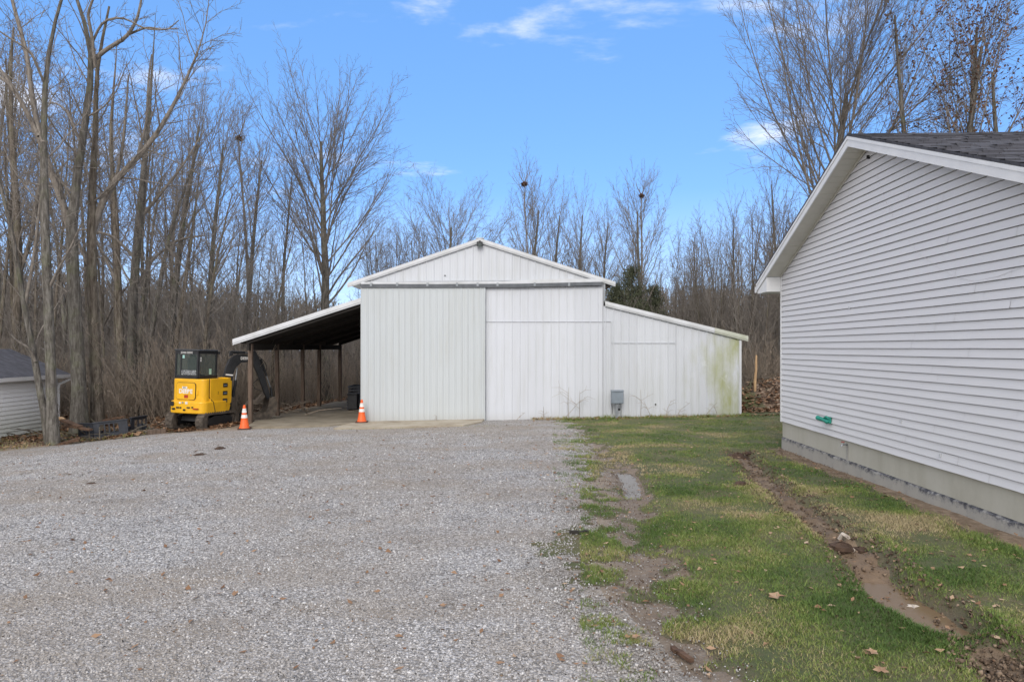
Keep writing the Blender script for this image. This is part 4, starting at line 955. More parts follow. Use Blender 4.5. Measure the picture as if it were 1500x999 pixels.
vase(1357,-40,21,31,'two-stemmed tree with few brown leaves, leftmost of those behind the house roof', .42, .25, r0=.15, leaves=600, den=.7, ang=24, name='upright_tree', mx=3)
vase(1400,-60,20,32,'many-stemmed tree holding dark brown leaves behind the middle of the house roof', .85, .22, r0=.19, leaves=2000, den=.6, ang=34, name='leafy_tree', mx=3)
vase(1428,-50,21.5,33,'slim tree with clinging brown leaves just right of the many-stemmed tree', .75, .2, r0=.16, leaves=1500, den=.55, ang=30, name='leafy_tree', mx=3)
vase(1475,-20,20,34,'tree with reddish brown leaves at the right edge above the roof', .9, .2, r0=.17, leaves=1700, den=.5, ang=36, name='leafy_tree', mx=3)
vase(1140,215,31,35,'bare tree at the left edge of the house gable, in front of the thin trunks', .7, .22, r0=.15, ang=36)
vase(1082,275,33,36,'bare tree standing above the outer end of the right lean-to', .6, .3, r0=.14, ang=32)
vase(352,186,31,37,'bare tree with a nest in its top, left of the fan-shaped tree', .6, .4, r0=.17, ang=28, nestat=(350,205))
vase(300,128,27,38,'bare tree above the excavator with long ascending limbs', .75, .3, r0=.18, ang=34)
vase(245,95,28,39,'tall bare tree with a dense crown left of the excavator, behind the front row', .8, .3, r0=.19, ang=36)
vase(415,215,33,40,'slim bare tree directly above the front edge of the lean-to roof', .5, .35, r0=.14, ang=30)
# squirrel nests
def nest(px, py, Y, r_, label):
    rg = np.random.RandomState(int(px)); c = np.array([X(px,Y), Y, H+(HY-py)*Y/1000]); n = 170
    d_ = rg.normal(0,1,(n,3)); d_ /= np.linalg.norm(d_,axis=1)[:,None]; o_ = d_*r_*.85*rg.uniform(.2,1,(n,1))*[1,1,.75]; t = rg.normal(0,1,(n,3)); t /= np.linalg.norm(t,axis=1)[:,None]
    s = r_*rg.uniform(.4,1.1,(n,1)); b = np.cross(t, d_); V = np.stack([o_-t*s, o_+b*.05, o_+t*s, o_-b*.05], 1).reshape(-1,3)
    ob = link_mesh('squirrel_nest', np_mesh('squirrel_nest', V, np.arange(4*n).reshape(-1,4), tone=rg.uniform(0,.5,4*n)), M['oakleaf']); ob.location = c
    tag(ob, label, 'nest', 'leaf nests high in the bare trees')
nest(350,203,31,.16,'dark leaf nest in the treetop left of the tallest tree')
nest(768,270,42,.19,'dark leaf nest in the treetop just right of the barn peak')
nest(940,287,36,.13,'smallest leaf nest, in the tree beside the cedar')
# forest prototypes and their copies
protos = []
for i in range(8):
    rg = np.random.RandomState(60+i); S = style(nb=[17,8,5,3,2], start=[rg.uniform(.35,.55),.10,.1,.1,.1], ang=[rg.uniform(36,56),38,40,38,35], len0=rg.uniform(3.4,5.0), trop=[.012,.05,.03,.02,.02], wob=[.035,.06,.09,.12,.12], rmin=.008,
        shape=lambda u: 1.05-.45*u, max=3 if i % 2 else 4, ref=[11,4,1.8,.8,.5], tip=[.2,.16,.3,.5,.6], rr=.38)
    out = make_tree(rg, 12, .085+.05*rg.rand(), S); protos.append((out, 15, 'bark' if i % 2 else 'bark2'))
for i in range(4):
    rg = np.random.RandomState(80+i); out = make_tree(rg, 10, .055, style(nb=[22,6,4,2,2], start=[.3,.1,.1,.1], ang=[28,30,35,35], len0=2.3, max=3, ref=[10,2,.9,.5], rmin=.008, wob=[.02,.06,.09,.12], tip=[.15,.2,.4,.6], shape=lambda u: 1.05-.5*u))
    protos.append((out, 11, 'bark2'))
used = {}
def place(i, px, top, Y, label, group, w=1):
    x = X(px, Y)
    if -8.6 < x < -4 and Y < 32.2: return
    if -4.6 < x < 7.2 and 19.5 < Y < 32.5: return
    if x < -14.4 and Y < 22.8 and x > -18.6: return
    z = gz1(x, Y); h = H+(HY-top)*Y/1000-z; out, h0, tm = protos[i]; s = h/h0; loc = (x,Y,z-.02); rz = rg2.uniform(0,6.28)
    if i not in used: used[i] = tree_obj(out, 'forest_tree', loc, label, group, tm=tm, rz=rz); e = used[i]; e.scale = (s*w,s*w,s)
    else: copy_tree(used[i], loc, rz, (s*w,s*w,s), label, group)
rg2 = np.random.RandomState(5)
def sil(px):
    return float(np.interp(px, [-100,0,150,230,300,340,380,420,470,560,600,660,720,770,850,900,960,1000,1060,1110,1160,1300,1600], [-60,-60,-20,90,170,220,215,235,200,270,310,330,325,320,320,305,315,305,270,250,240,240,240]))
ZL = ('bare forest tree in the crowded wood left of the barn, one of many alike', 'crowded bare trees in the wood left of the barn')
ZM = ('bare tree of the wood behind the barn roof, one of many alike', 'bare trees of the wood behind the barn')
ZR = ('thin upright bare tree between the right lean-to and the house, one of many alike', 'thin bare trees between the right lean-to and the house')
for px in np.arange(-60, 560, 11.5):
    Y = rg2.choice([23.5,26,29,32,36,40,44])+rg2.uniform(-1,1); top = sil(px)+rg2.uniform(10,150); sap = rg2.rand() < .35
    place(8+rg2.randint(4) if sap else rg2.randint(8), px+rg2.uniform(-5,5), top+(60 if sap else 0), Y, *ZL, w=rg2.uniform(.8,1.25))
for px in np.arange(545, 960, 5.5):
    Y = rg2.uniform(36,48); place(8+rg2.randint(4) if rg2.rand() < .5 else rg2.randint(8), px+rg2.uniform(-6,6), sil(px)+rg2.uniform(5,75), Y, *ZM, w=rg2.uniform(.7,1))
for px in np.arange(955, 1240, 3.7):
    Y = rg2.choice([27,30,33,37,42])+rg2.uniform(-1,1); sap = rg2.rand() < .75
    place(8+rg2.randint(4) if sap else rg2.randint(8), px+rg2.uniform(-3,3), sil(px)+rg2.uniform(5,110), Y, *ZR, w=rg2.uniform(.7,1.1))
# dark cedars behind the right roof corner
def cedar(px, top, Y, rad, seed, label):
    rg = np.random.RandomState(seed); x = X(px,Y); z = gz1(x,Y); h = H+(HY-top-6)*Y/1000-z; e = empty('cedar_tree', (x,Y,z), 0, label, 'evergreen tree', 'dark evergreens behind the right lean-to')
    MB().tube([(0,0,-.1),(.03,0,h*.5),(0,.02,h*.96)], [.13,.08,.015], 7).build('trunk', M['bark2'], e)
    V = []; T = []; nb = 300
    for k in range(nb):
        zz_ = h*(.04+.94*rg.rand()**.85); t = zz_/h; rmax = rad*(1-t)**.55*(.65+.5*rg.rand()); a = rg.uniform(0,6.28); ln = rmax; tone = rg.uniform(0,1)
        for j in range(46):
            s = rg.rand()**.6; q = np.array([math.cos(a)*ln*s, math.sin(a)*ln*s, zz_+ln*s*.45])+rg.normal(0,.05+.07*s,3)
            b = rg.normal(0,1,3); b /= np.linalg.norm(b); c = nrm(np.cross(b, rg.normal(0,1,3))); u = rg.uniform(.035,.075)
            V += [q-c*u*.35, q+b*u*1.5+c*u*0, q+c*u*.35]; T += [min(1,max(0,tone*.6+.4*rg.rand()))]*3
    V = np.array(V); link_mesh('crown', np_mesh('crown', V, np.arange(len(V)).reshape(-1,3), tone=T), M['cedar'], e)
cedar(925,384,35,1.7,1,'tallest dark green cedar right behind the end of the barn roof')
cedar(902,410,36,1.3,2,'small dark cedar squeezed between the barn roof end and the tallest cedar')
cedar(957,412,37,1.5,3,'dark cedar just right of the tallest one, its foot behind the lean-to roof')
cedar(1020,455,39,1.6,4,'low dark evergreen half lost in the brush above the right lean-to')
# --- undergrowth and far woods: vectorised thin stems nobody could count
def stems(n, xf, yf, hf, rf, seed, sides=3, npts=4, lean=.25, branches=0):
    rg = np.random.RandomState(seed); x, y = xf(rg, n), yf(rg, n); 
    if callable(hf): h = hf(rg, n, x, y)
    ok = h > 0; x, y, h = x[ok], y[ok], h[ok]; n = len(x); z = gz0(x, y)
    base = np.stack([x,y,z-.05],1); d_ = np.stack([rg.normal(0,lean,n), rg.normal(0,lean,n), np.ones(n)],1); d_ /= np.linalg.norm(d_,axis=1)[:,None]
    bend = rg.normal(0,.24,(n,3))*h[:,None]; t = np.linspace(0,1,npts)
    Pn = base[:,None,:]+d_[:,None,:]*h[:,None,None]*t[None,:,None]+bend[:,None,:]*(t**2)[None,:,None]*np.array([1,1,.3])
    r = rf(rg, n, h); Rn = r[:,None]*(1-.72*t)[None,:]
    sets = [(Pn, Rn)]
    if branches:
        k = branches; idx = np.repeat(np.arange(n), k); tb = rg.uniform(.25,.95,n*k); f = tb*(npts-1); i0 = np.minimum(f.astype(int), npts-2); u = (f-i0)[:,None]
        q = Pn[idx,i0]*(1-u)+Pn[idx,i0+1]*u; L_ = h[idx]*rg.uniform(.10,.30,n*k)*(1.2-tb); dd = rg.normal(0,1,(n*k,3)); dd[:,2] = np.abs(dd[:,2])+.7; dd /= np.linalg.norm(dd,axis=1)[:,None]
        tt = np.linspace(0,1,3); P2 = q[:,None,:]+dd[:,None,:]*L_[:,None,None]*tt[None,:,None]; P2[:,2,2] += L_*.12; R2 = (r[idx]*.42)[:,None]*(1-.6*tt)[None,:]
        sets.append((P2, np.maximum(R2,.0045)))
        idx2 = np.repeat(np.arange(n*k), 2); m_ = len(idx2); u = rg.uniform(.3,.95,m_)[:,None]; q = P2[idx2,0]*(1-u)+P2[idx2,2]*u; L2 = L_[idx2]*rg.uniform(.3,.7,m_); dd = dd[idx2]+rg.normal(0,.5,(m_,3)); dd /= np.linalg.norm(dd,axis=1)[:,None]
        P3 = q[:,None,:]+dd[:,None,:]*L2[:,None,None]*np.linspace(0,1,2)[None,:,None]; sets.append((P3, np.full((m_,2), .005)))
    V = []; F = []; off = 0
    for Pn, Rn in sets:
        B, m_ = Pn.shape[:2]; an = np.arange(sides)*2*np.pi/sides+.5
        ring = Pn[:,:,None,:]+np.stack([np.cos(an), np.sin(an), 0*an],-1)[None,None]*Rn[:,:,None,None]; V.append(ring.reshape(-1,3))
        base_ = off+np.arange(B)[:,None,None]*m_*sides+np.arange(m_-1)[None,:,None]*sides; k = np.arange(sides)[None,None,:]; k2 = (k+1)%sides
        F.append(np.stack([base_+k, base_+k2, base_+sides+k2, base_+sides+k],-1).reshape(-1,4)); off += B*m_*sides
    return np.concatenate(V), np.concatenate(F)
def in_wood(x, y):
    left = (x < -8.9-.0*y) & (y > 21.3+np.clip(-8.9-x,0,3)*.0) & ~((x > -18.7) & (x < -14.2) & (y < 22.9)); back = (y > 32.3); right = (x > 8.2) & (y > 24.5)
    return left | back | right
def hb(lo, hi):
    def f(rg, n, x, y): h = rg.uniform(lo, hi, n)*(.55+.9*vn(x,y,.35,71)); return np.where(in_wood(x, y), h, 0)
    return f
def yspread(a, b): return lambda rg, n: a+(b-a)*rg.rand(n)**1.2
V1 = stems(15000, lambda rg, n: rg.uniform(-1,1,n), yspread(21.3,48), lambda rg, n, x, y: 0, None, 3) if 0 else None
def brush(name, n, ya, yb, lo, hi, seed, mat, rf, br, fx=(-.84,.52), lean=.25):
    rgx = np.random.RandomState(seed+500); yy = ya+(yb-ya)*rgx.rand(n)**1.25; xx = yy*rgx.uniform(fx[0],fx[1],n)
    V, F = stems(n, lambda rg, n_: xx, lambda rg, n_: yy, hb(lo,hi), rf, seed, branches=br, lean=lean)
    return tag(link_mesh(name, np_mesh(name, V, F), M[mat]), kind='stuff')
brush('undergrowth', 18000, 21.5, 46, .7, 3.0, 1, 'brush', lambda rg, n, h: rg.uniform(.004,.010,n)*(1+.2*h), 8, lean=.3)
brush('saplings', 1900, 23, 60, 2.5, 6, 2, 'twig', lambda rg, n, h: rg.uniform(.012,.035,n), 12, lean=.10)
def far(name, n, ya, yb, seed):
    rgx = np.random.RandomState(seed); yy = ya+(yb-ya)*rgx.rand(n); xx = yy*rgx.uniform(-.86,.62,n)
    V, F = stems(n, lambda rg, n_: xx, lambda rg, n_: yy, lambda rg, n_, x, y: rg.uniform(.55,1,n_)*np.interp(x/y, [-.8,-.4,-.25,0,.2,.35,.6], [15,12,9.5,8.5,11,11,11]), lambda rg, n_, h: rg.uniform(.05,.15,n_), seed, branches=26, lean=.05, npts=5)
    return tag(link_mesh(name, np_mesh(name, V, F), M['twig']), kind='stuff')
far('far_woods', 2100, 46, 100, 9)

# ------------------------------------------------------------------ compact excavator
S = .0195
ex = empty('mini_excavator', (-9.03,19.95,hgt(-8.9,19.6)+.02), -math.atan2(.26,.966), 'yellow and black compact excavator with its arm folded down, parked beside the lean-to', 'excavator')
ex.scale = (.82,.82,1)
ex.rotation_euler = (R(-1.0), R(1.2), ex.rotation_euler.z)
def track(cx):
    Lh, r, wd = .98, .235, .29
    prof = []
    for i in range(9): a = R(90+180*i/8); prof.append((-Lh+r+r*math.cos(a), r+r*math.sin(a)))
    for i in range(9): a = R(-90+180*i/8); prof.append((Lh-r+r*math.cos(a), r+r*math.sin(a)))
    inner = [(y*(.80)+0, .235+(z-.235)*.80) for y, z in prof]
    mb = MB(); n = len(prof); v = []
    for x in (cx-wd/2, cx+wd/2):
        v += [(x,y,z) for y,z in prof]+[(x,y,z) for y,z in inner]
    f = []
    for i in range(n):
        j = (i+1)%n
        f += [(i,j,2*n+j,2*n+i),(n+j,n+i,3*n+i,3*n+j),(j,i,n+i,n+j),(2*n+i,2*n+j,3*n+j,3*n+i)]
    mb.add(v, f)
    # tread lugs round the belt
    per = [(Vector((0,)+prof[i]), Vector((0,)+prof[(i+1)%n])) for i in range(n)]
    tot = sum((b-a).length for a, b in per); m_ = 40
    for k in range(m_):
        s_ = tot*k/m_
        for a, b in per:
            l = (b-a).length
            if s_ <= l: break
            s_ -= l
        p_ = a+(b-a)*(s_/l); t = (b-a).normalized(); nn = Vector((0,t.z,-t.y)); nn = nn if (p_-Vector((0,0,.235))).dot(nn) > 0 else -nn
        for sx in (-1, 1):
            c0 = Vector((cx+sx*.065,0,0)); q = []
            for du in (-.5,.5):
                for dv in (0,.024):
                    for dx in (-.06,.06): q.append(tuple(c0+p_+t*(du*.038+(.018 if (dx*sx) > 0 else 0))+nn*dv+Vector((dx,0,0))))
            mb.add(q, [(0,1,3,2),(4,6,7,5),(0,4,5,1),(2,3,7,6),(0,2,6,4),(1,5,7,3)])
    belt = mb.build('track', M['muddy'], ex)
    fr = MB(); fr.prism_axis([(-.62,.12),(.62,.12),(.66,.30),(.3,.38),(-.3,.38),(-.66,.30)], cx-wd*.36, cx+wd*.36, 'x'); fr.build('track_frame', M['black'], belt)
    for y, rr in ((-Lh+.235,.165),(Lh-.235,.175)):
        w_ = MB(); w_.M = Matrix.Translation((cx,y,.235)) @ Matrix.Rotation(R(90),4,'Y'); w_.lathe([(.05,-.10),(rr*.5,-.115),(rr,-.08),(rr,.08),(rr*.5,.115),(.05,.10)], 16); w_.build('sprocket', M['muddy'], belt)
    for k in range(4):
        w_ = MB(); w_.M = Matrix.Translation((cx,-.45+.3*k,.105)) @ Matrix.Rotation(R(90),4,'Y'); w_.lathe([(.02,-.09),(.055,-.09),(.055,.09),(.02,.09)], 10); w_.build('roller', M['muddy'], belt)
track(-.62); track(.62)
mb = MB(); mb.prism_axis([(-.55,.22),(.6,.22),(.5,.42),(-.45,.42)], -.47, .47, 'x'); mb.lathe([(.30,.42),(.34,.43),(.34,.53),(.30,.54)], 20); mb.build('undercarriage', M['black'], ex)
mb = MB(); mb.prism_axis([(1.12,.05),(1.17,.03),(1.22,.12),(1.20,.34),(1.16,.36),(1.14,.22)], -.78, .78, 'x'); mb.box(-.5,-.4,.5,1.13,.15,.22); mb.box(.4,.5,.5,1.13,.15,.22); mb.build('dozer_blade', M['black'], ex)
# upper body: rounded plan, rear towards the camera
def rear_plan(w, yb, yf, r, n=7, bulge=.10):
    pl = [(w,yf),(-w,yf)]
    for i in range(n+1):
        a = R(180+90*i/n); pl.append((-w+r+r*math.cos(a), yb+r+r*math.sin(a)))
    pl.append((0, yb-bulge*.3))
    for i in range(n+1):
        a = R(270+90*i/n); pl.append((w-r+r*math.cos(a), yb+r+r*math.sin(a)))
    return pl
zb_, zt_ = .60, 1.43
body = MB(); body.prism(rear_plan(.66,-.80,.56,.16), zb_+.10, zt_); body = body.build('body', M['yellow'], ex, bevel=.03, smooth=False)
MB().prism(rear_plan(.725,-.90,.30,.22), zb_-.14, zb_+.20).build('counterweight', M['yellow'], ex, bevel=.035)
MB().box(-.62,.62,.30,.72,zb_-.10,zb_+.10).build('front_floor', M['black'], ex, bevel=.02)
def roundrect(x0, x1, z0, z1, r, cut=0):
    pl = []
    for cx_, cz_, a0 in ((x1-r,z1-r,0),(x0+r,z1-r,90),(x0+r,z0+r,180),(x1-r,z0+r,270)):
        for i in range(5): a = R(a0+22.5*i); pl.append((cx_+r*math.cos(a), cz_+r*math.sin(a)))
    return pl
# engine hood door on the rear, its outline a dark gap
MB().prism_axis(roundrect(-.45,.34,.84,1.33,.09), -.8385, -.80).build('hood_gap', M['black'], body)
hood = MB().prism_axis(roundrect(-.438,.328,.852,1.318,.08), -.8465, -.80).build('hood_door', M['yellow'], body)
for q in (roundrect(.36,.42,.98,1.12,.02),):
    MB().prism_axis(q, -.832, -.80).build('latch', M['yellow'], body)
def text_mesh(s, size, mat, name, parent, mtx, ext=.002, bold=0):
    cu = bpy.data.curves.new('txt', 'FONT'); cu.body = s; cu.size = size; cu.extrude = ext; cu.align_x = 'CENTER'; cu.align_y = 'CENTER'; cu.offset = bold
    o = bpy.data.objects.new('txt', cu); col.objects.link(o); bpy.context.view_layer.update()
    me = bpy.data.meshes.new_from_object(o.evaluated_get(bpy.context.evaluated_depsgraph_get())); bpy.data.objects.remove(o)
    r = link_mesh(name, me, mat, parent); r.matrix_local = mtx; return r
RX = Matrix.Rotation(R(90),4,'X')
text_mesh('DEERE', .165, M['conewhite'], 'lettering', hood, Matrix.Translation((-.055,-.8485,1.075)) @ RX @ Matrix.Diagonal((1.18,1,1,1)), .0015, .006)
MB().box(-.20,.0,-.8495,-.847,1.155,1.215).build('badge', M['conewhite'], hood)
text_mesh('26G', .08, M['black'], 'lettering', hood, Matrix.Translation((-.10,-.8505,1.185)) @ RX, .001)
MB().box(-.11,.05,-.8495,-.847,.89,.98).build('warning_label', M['red_lens'], hood)
for x, z, w_, h_, m_ in ((-.20,.755,.07,.05,'conewhite'),(-.09,.765,.05,.04,'greybox'),(.06,.76,.09,.07,'conewhite'),(-.30,.62,.10,.04,'black'),(-.18,.62,.06,.04,'black'),(-.02,.56,.09,.05,'black'),(.14,.63,.12,.035,'black'),(.30,.64,.05,.04,'black'),(.44,.60,.20,.035,'red_lens'),(-.47,.58,.11,.05,'black')):
    MB().box(x-w_/2,x+w_/2,-.945,-.915,z-h_/2,z+h_/2).build('decal' if m_ != 'black' else 'slot', M[m_], body)
ml = MB(); ml.M = Matrix.Translation((-.53,-.90,.72)) @ Matrix.Rotation(R(90),4,'X'); ml.lathe([(.001,-.02),(.07,-.02),(.07,.04),(.001,.04)], 14); ml.build('exhaust_outlet', M['black'], body)
# right side: seam that curves down and back, three vents, lower skirt
sm = MB(); sm.bar((.668,-.56,1.44),(.668,-.56,.92),.012,.02); sm.bar((.668,-.56,.92),(.70,-.42,.80),.012,.02); sm.bar((.73,-.42,.80),(.73,-.30,.50),.012,.02); sm.build('panel_seam', M['black'], body)
side = MB().prism_axis([(-.52,.70),(.50,.66),(.60,.74),(.60,1.36),(.40,1.44),(-.52,1.44)], .655, .69, 'x').build('side_cover', M['yellow'], body, bevel=.012)
for z in (.80,1.02,1.25):
    v_ = MB().box(.6895,.697,.12,.36,z-.065,z+.055,.0); v_.build('vent', M['black'], side)
    MB().box(.6965,.700,.16,.32,z-.02,z+.005).build('vent_slat', M['greybox'], side)
MB().prism_axis([(-.40,.50),(.50,.46),(.58,.66),(-.40,.68)], .60, .672, 'x').build('lower_skirt', M['yellow'], body, bevel=.01)
text_mesh('Z', .10, M['black'], 'lettering', side, Matrix.Translation((.692,-.12,1.03)) @ Matrix.Rotation(R(90),4,'Z') @ RX, .001)
MB().box(.20,.66,.40,.60,1.40,1.46,.03).build('top_cover', M['yellow'], body, bevel=.01)
# cab
cx0, cx1, cy0, cy1, cz0, cz1 = -.66, .30, -.70, .28, 1.435, 2.27
cab = MB()
for x in (cx0, cx1-.06):
    for y in (cy0, cy1-.06): cab.box(x,x+.06,y,y+.06,cz0,cz1-.05)
cab.box(cx0,cx1,cy0,cy0+.05,cz0,cz0+.09); cab.box(cx1-.05,cx1,cy0+.05,cy1,cz0,cz0+.09); cab.box(cx0,cx0+.05,cy0+.05,cy1,cz0,cz0+.09)
cab.box(cx0,cx1,cy0+.002,cy0+.05,cz1-.13,cz1-.05); cab.box(cx1-.05,cx1-.002,cy0+.05,cy1,cz1-.12,cz1-.05); cab.box(cx0+.002,cx0+.05,cy0+.05,cy1,cz1-.12,cz1-.05); cab.box(cx0,cx1,cy1-.05,cy1-.002,cz1-.12,cz1-.05)
cab.box(cx0+.22,cx0+.26,cy0+.003,cy0+.04,cz0+.09,cz1-.14)
cab = cab.build('cab', M['black'], ex, bevel=.006)
rf = MB(); rf.box(cx0-.05,cx1+.03,cy0-.04,cy1+.05,cz1-.05,cz1,.06); rf = rf.build('cab_roof', simple('roof_grey', (.05,.055,.06), (.035,.038,.042), 6, .5), cab, bevel=.02)
MB().box(cx0+.02,cx1-.02,cy0-.01,cy0-.0,cz1-.135,cz1-.055).build('window_header', M['black'], cab)
text_mesh('JOHN DEERE', .085, M['conewhite'], 'lettering', cab, Matrix.Translation((-.17,cy0-.0125,cz1-.098)) @ RX, .001)
for nm, b in (('rear_window', (cx0+.065,cx1-.065,cy0+.02,cy0+.026,cz0+.09,cz1-.14)), ('side_window', (cx1-.03,cx1-.024,cy0+.065,cy1-.065,cz0+.09,cz1-.12)),
              ('side_window', (cx0+.024,cx0+.03,cy0+.065,cy1-.065,cz0+.09,cz1-.12)), ('front_window', (cx0+.065,cx1-.065,cy1-.03,cy1-.024,cz0+.09,cz1-.12))):
    MB().box(*b).build(nm, M['glass'], cab)
st = MB(); st.box(-.42,.02,-.35,.05,cz0-.02,cz0+.12,.04); st.prism_axis([(-.40,cz0+.12),(-.28,cz0+.12),(-.33,cz0+.58),(-.43,cz0+.58)], -.38, -.02, 'x'); st.prism_axis([(-.44,cz0+.60),(-.36,cz0+.60),(-.38,cz0+.75),(-.45,cz0+.75)], -.29, -.11, 'x'); st.build('seat', M['rubber'], cab, bevel=.02)
MB().box(cx0+.30,cx0+.38,cy0+.012,cy0+.018,cz1-.26,cz1-.17).build('sticker', simple('pale_teal', (.35,.6,.55)), cab)
MB().box(cx0+.24,cx1-.08,cy0+.008,cy0+.014,cz0+.10,cz0+.24).build('label_strip', simple('label_strip_print', (.30,.32,.33), (.03,.03,.035), 40, .5, lo=.48, hi=.52), cab)
MB().box(cx1-.022,cx1-.018,.06-.18,.06-.06,cz0+.12,cz0+.28).build('sticker', simple('pale_green', (.4,.62,.5)), cab)
for q in (cz1-.24, cz1-.31): MB().box(cx1-.0225,cx1-.018,-.60,-.52,q-.035,q+.02).build('sticker', M['conewhite'], cab)
gr = MB().tube([(cx1+.02,cy0+.04,cz0+.02),(cx1+.03,cy0+.04,cz1-.12)], .016, 6); gr.build('grab_rail', M['black'], cab)
# boom, swung to the right of the machine: profile drawn in the plane (s = reach, z)
bd = Vector((.55,.83,0)).normalized(); piv = Vector((.34,.66,0)); side_v = Vector((bd.y,-bd.x,0)); bd = bd*1.2
def boom_part(name, prof, half, mat, parent, off=0, bevel=.012):
    v = []
    for s_ in (-half+off, half+off): v += [tuple(piv+bd*a+side_v*s_+Vector((0,0,z))) for a, z in prof]
    n = len(prof); mb = MB(); mb.add(v, [tuple(range(n))[::-1], tuple(range(n,2*n))]+[(i,(i+1)%n,n+(i+1)%n,n+i) for i in range(n)])
    return mb.build(name, mat, parent, bevel=bevel)
boom = boom_part('boom', [(-.10,.80),(.12,.76),(.22,.95),(.20,1.30),(.22,1.55),(.30,1.76),(.46,1.90),(.72,1.92),(.88,1.93),(.90,2.04),(.80,2.12),(.50,2.15),(.26,2.12),(.10,1.98),(.01,1.76),(-.06,1.40)], .085, M['black'], ex)
boom_part('swing_post', [(-.22,.45),(.14,.45),(.16,.86),(-.18,.90)], .14, M['black'], ex)
def cyl(name, a, b, r, parent, mat=None, off=0):
    A = piv+bd*a[0]+side_v*off+Vector((0,0,a[1])); B = piv+bd*b[0]+side_v*off+Vector((0,0,b[1])); m_ = A+(B-A)*.58
    o = MB().tube([A,m_], r, 10).build(name, mat or M['black'], parent, smooth=True)
    MB().tube([m_,B], r*.5, 8).build('piston_rod', M['galv'], o, smooth=True); return o
cyl('boom_cylinder', (.26,.86), (.36,1.74), .05, boom, off=0)
cyl('arm_cylinder', (.18,2.21), (.86,2.19), .045, boom)
boom_part('boom_lug', [(.10,2.08),(.22,2.12),(.20,2.26),(.12,2.24)], .05, M['black'], boom)
arm = boom_part('arm', [(.76,2.24),(.88,2.28),(1.00,2.08),(1.16,1.66),(1.36,1.0),(1.40,.80),(1.30,.76),(1.18,1.05),(.98,1.56),(.76,1.98)], .07, M['black'], ex)
cyl('bucket_cylinder', (1.08,2.02), (1.42,1.12), .04, arm)
boom_part('bucket_link', [(1.40,1.16),(1.46,1.12),(1.50,.82),(1.44,.80)], .05, M['black'], arm)
text_mesh('DEERE', .12, M['conewhite'], 'lettering', boom, Matrix.Translation(piv+bd*.57+side_v*.088+Vector((0,0,2.03))) @ Matrix.Rotation(math.atan2(bd.y,bd.x),4,'Z') @ RX, .001, .003)
MB().box(-.001,.001,-.001,.001,0,.001)
sp_ = boom_part('boom_stripe', [(-.01,1.52),(.21,1.50),(.22,1.54),(.0,1.56)], .087, M['conewhite'], boom, bevel=0)
# bucket: curved shell with teeth, mouth turned back to the machine
cs = [(1.42,.84),(1.52,.66),(1.50,.42),(1.36,.24),(1.12,.17),(.86,.20)]
o2 = [(1.46,.86),(1.57,.67),(1.55,.39),(1.38,.19),(1.12,.12),(.84,.155)]
mb = MB(); v = []
for s_ in (-.26,.26): v += [tuple(piv+bd*a+side_v*s_+Vector((0,0,z))) for a, z in cs+o2[::-1]]
n = 6; f = []
for i in range(n-1): f += [(i,i+1,12+i+1,12+i), (n*2-1-i,12+n*2-1-i,12+n*2-2-i,n*2-2-i), (i,n*2-1-i,n*2-2-i,i+1), (12+i,12+i+1,12+n*2-2-i,12+n*2-1-i)]
f += [(0,12,23,11),(5,6,18,17)]; mb.add(v, f)
for s_ in (-.262,.25):
    q = []
    for s2 in (s_, s_+.012): q += [tuple(piv+bd*a+side_v*s2+Vector((0,0,z))) for a, z in cs+[(1.02,.34),(1.22,.42),(1.28,.60),(1.30,.84)]]
    mb.add(q, [tuple(range(10))[::-1], tuple(range(10,20))]+[(i,(i+1)%10,10+(i+1)%10,10+i) for i in range(10)])
bk = mb.build('bucket', M['muddy'], ex)
for k in range(4):
    s_ = -.21+.14*k; q = [piv+bd*a+side_v*(s_+ds)+Vector((0,0,z)) for ds in (-.025,.025) for a, z in ((.86,.15),(.86,.21),(.70,.20))]
    MB().add([tuple(x) for x in q], [(0,1,2),(3,5,4),(0,3,4,1),(1,4,5,2),(0,2,5,3)]).build('bucket_tooth', M['muddy'], bk)
th_ = boom_part('thumb', [(1.16,.98),(1.24,.86),(.98,.60),(.74,.66),(.62,.58),(.72,.74),(.96,.76)], .08, M['muddy'], arm)
for a, b_, c2, d2_ in (((.06,1.7),(.10,2.2),(.5,2.26),(.84,2.12)), ((.90,2.12),(1.16,2.05),(1.34,1.78),(1.22,1.62))):
    pts = []
    for t in np.linspace(0,1,12):
        q = [(1-t)**3*a[i]+3*t*(1-t)**2*b_[i]+3*t*t*(1-t)*c2[i]+t**3*d2_[i] for i in (0,1)]; pts.append(piv+bd*q[0]+side_v*.06+Vector((0,0,q[1])))
    MB().tube(pts, .012, 6).build('hydraulic_hose', M['rubber'], boom)
pts = [piv+bd*a+side_v*.1+Vector((0,0,z)) for a, z in ((1.10,1.5),(.95,1.38),(.82,1.26),(.88,1.12),(1.12,1.02),(1.22,.96))]
MB().tube(pts, .012, 6).build('hydraulic_hose', M['rubber'], arm)
# work lamp
MB().box(cx1-.05,cx1+.07,cy1-.02,cy1+.06,cz1-.13,cz1-.05,.01).build('work_lamp', M['black'], cab)

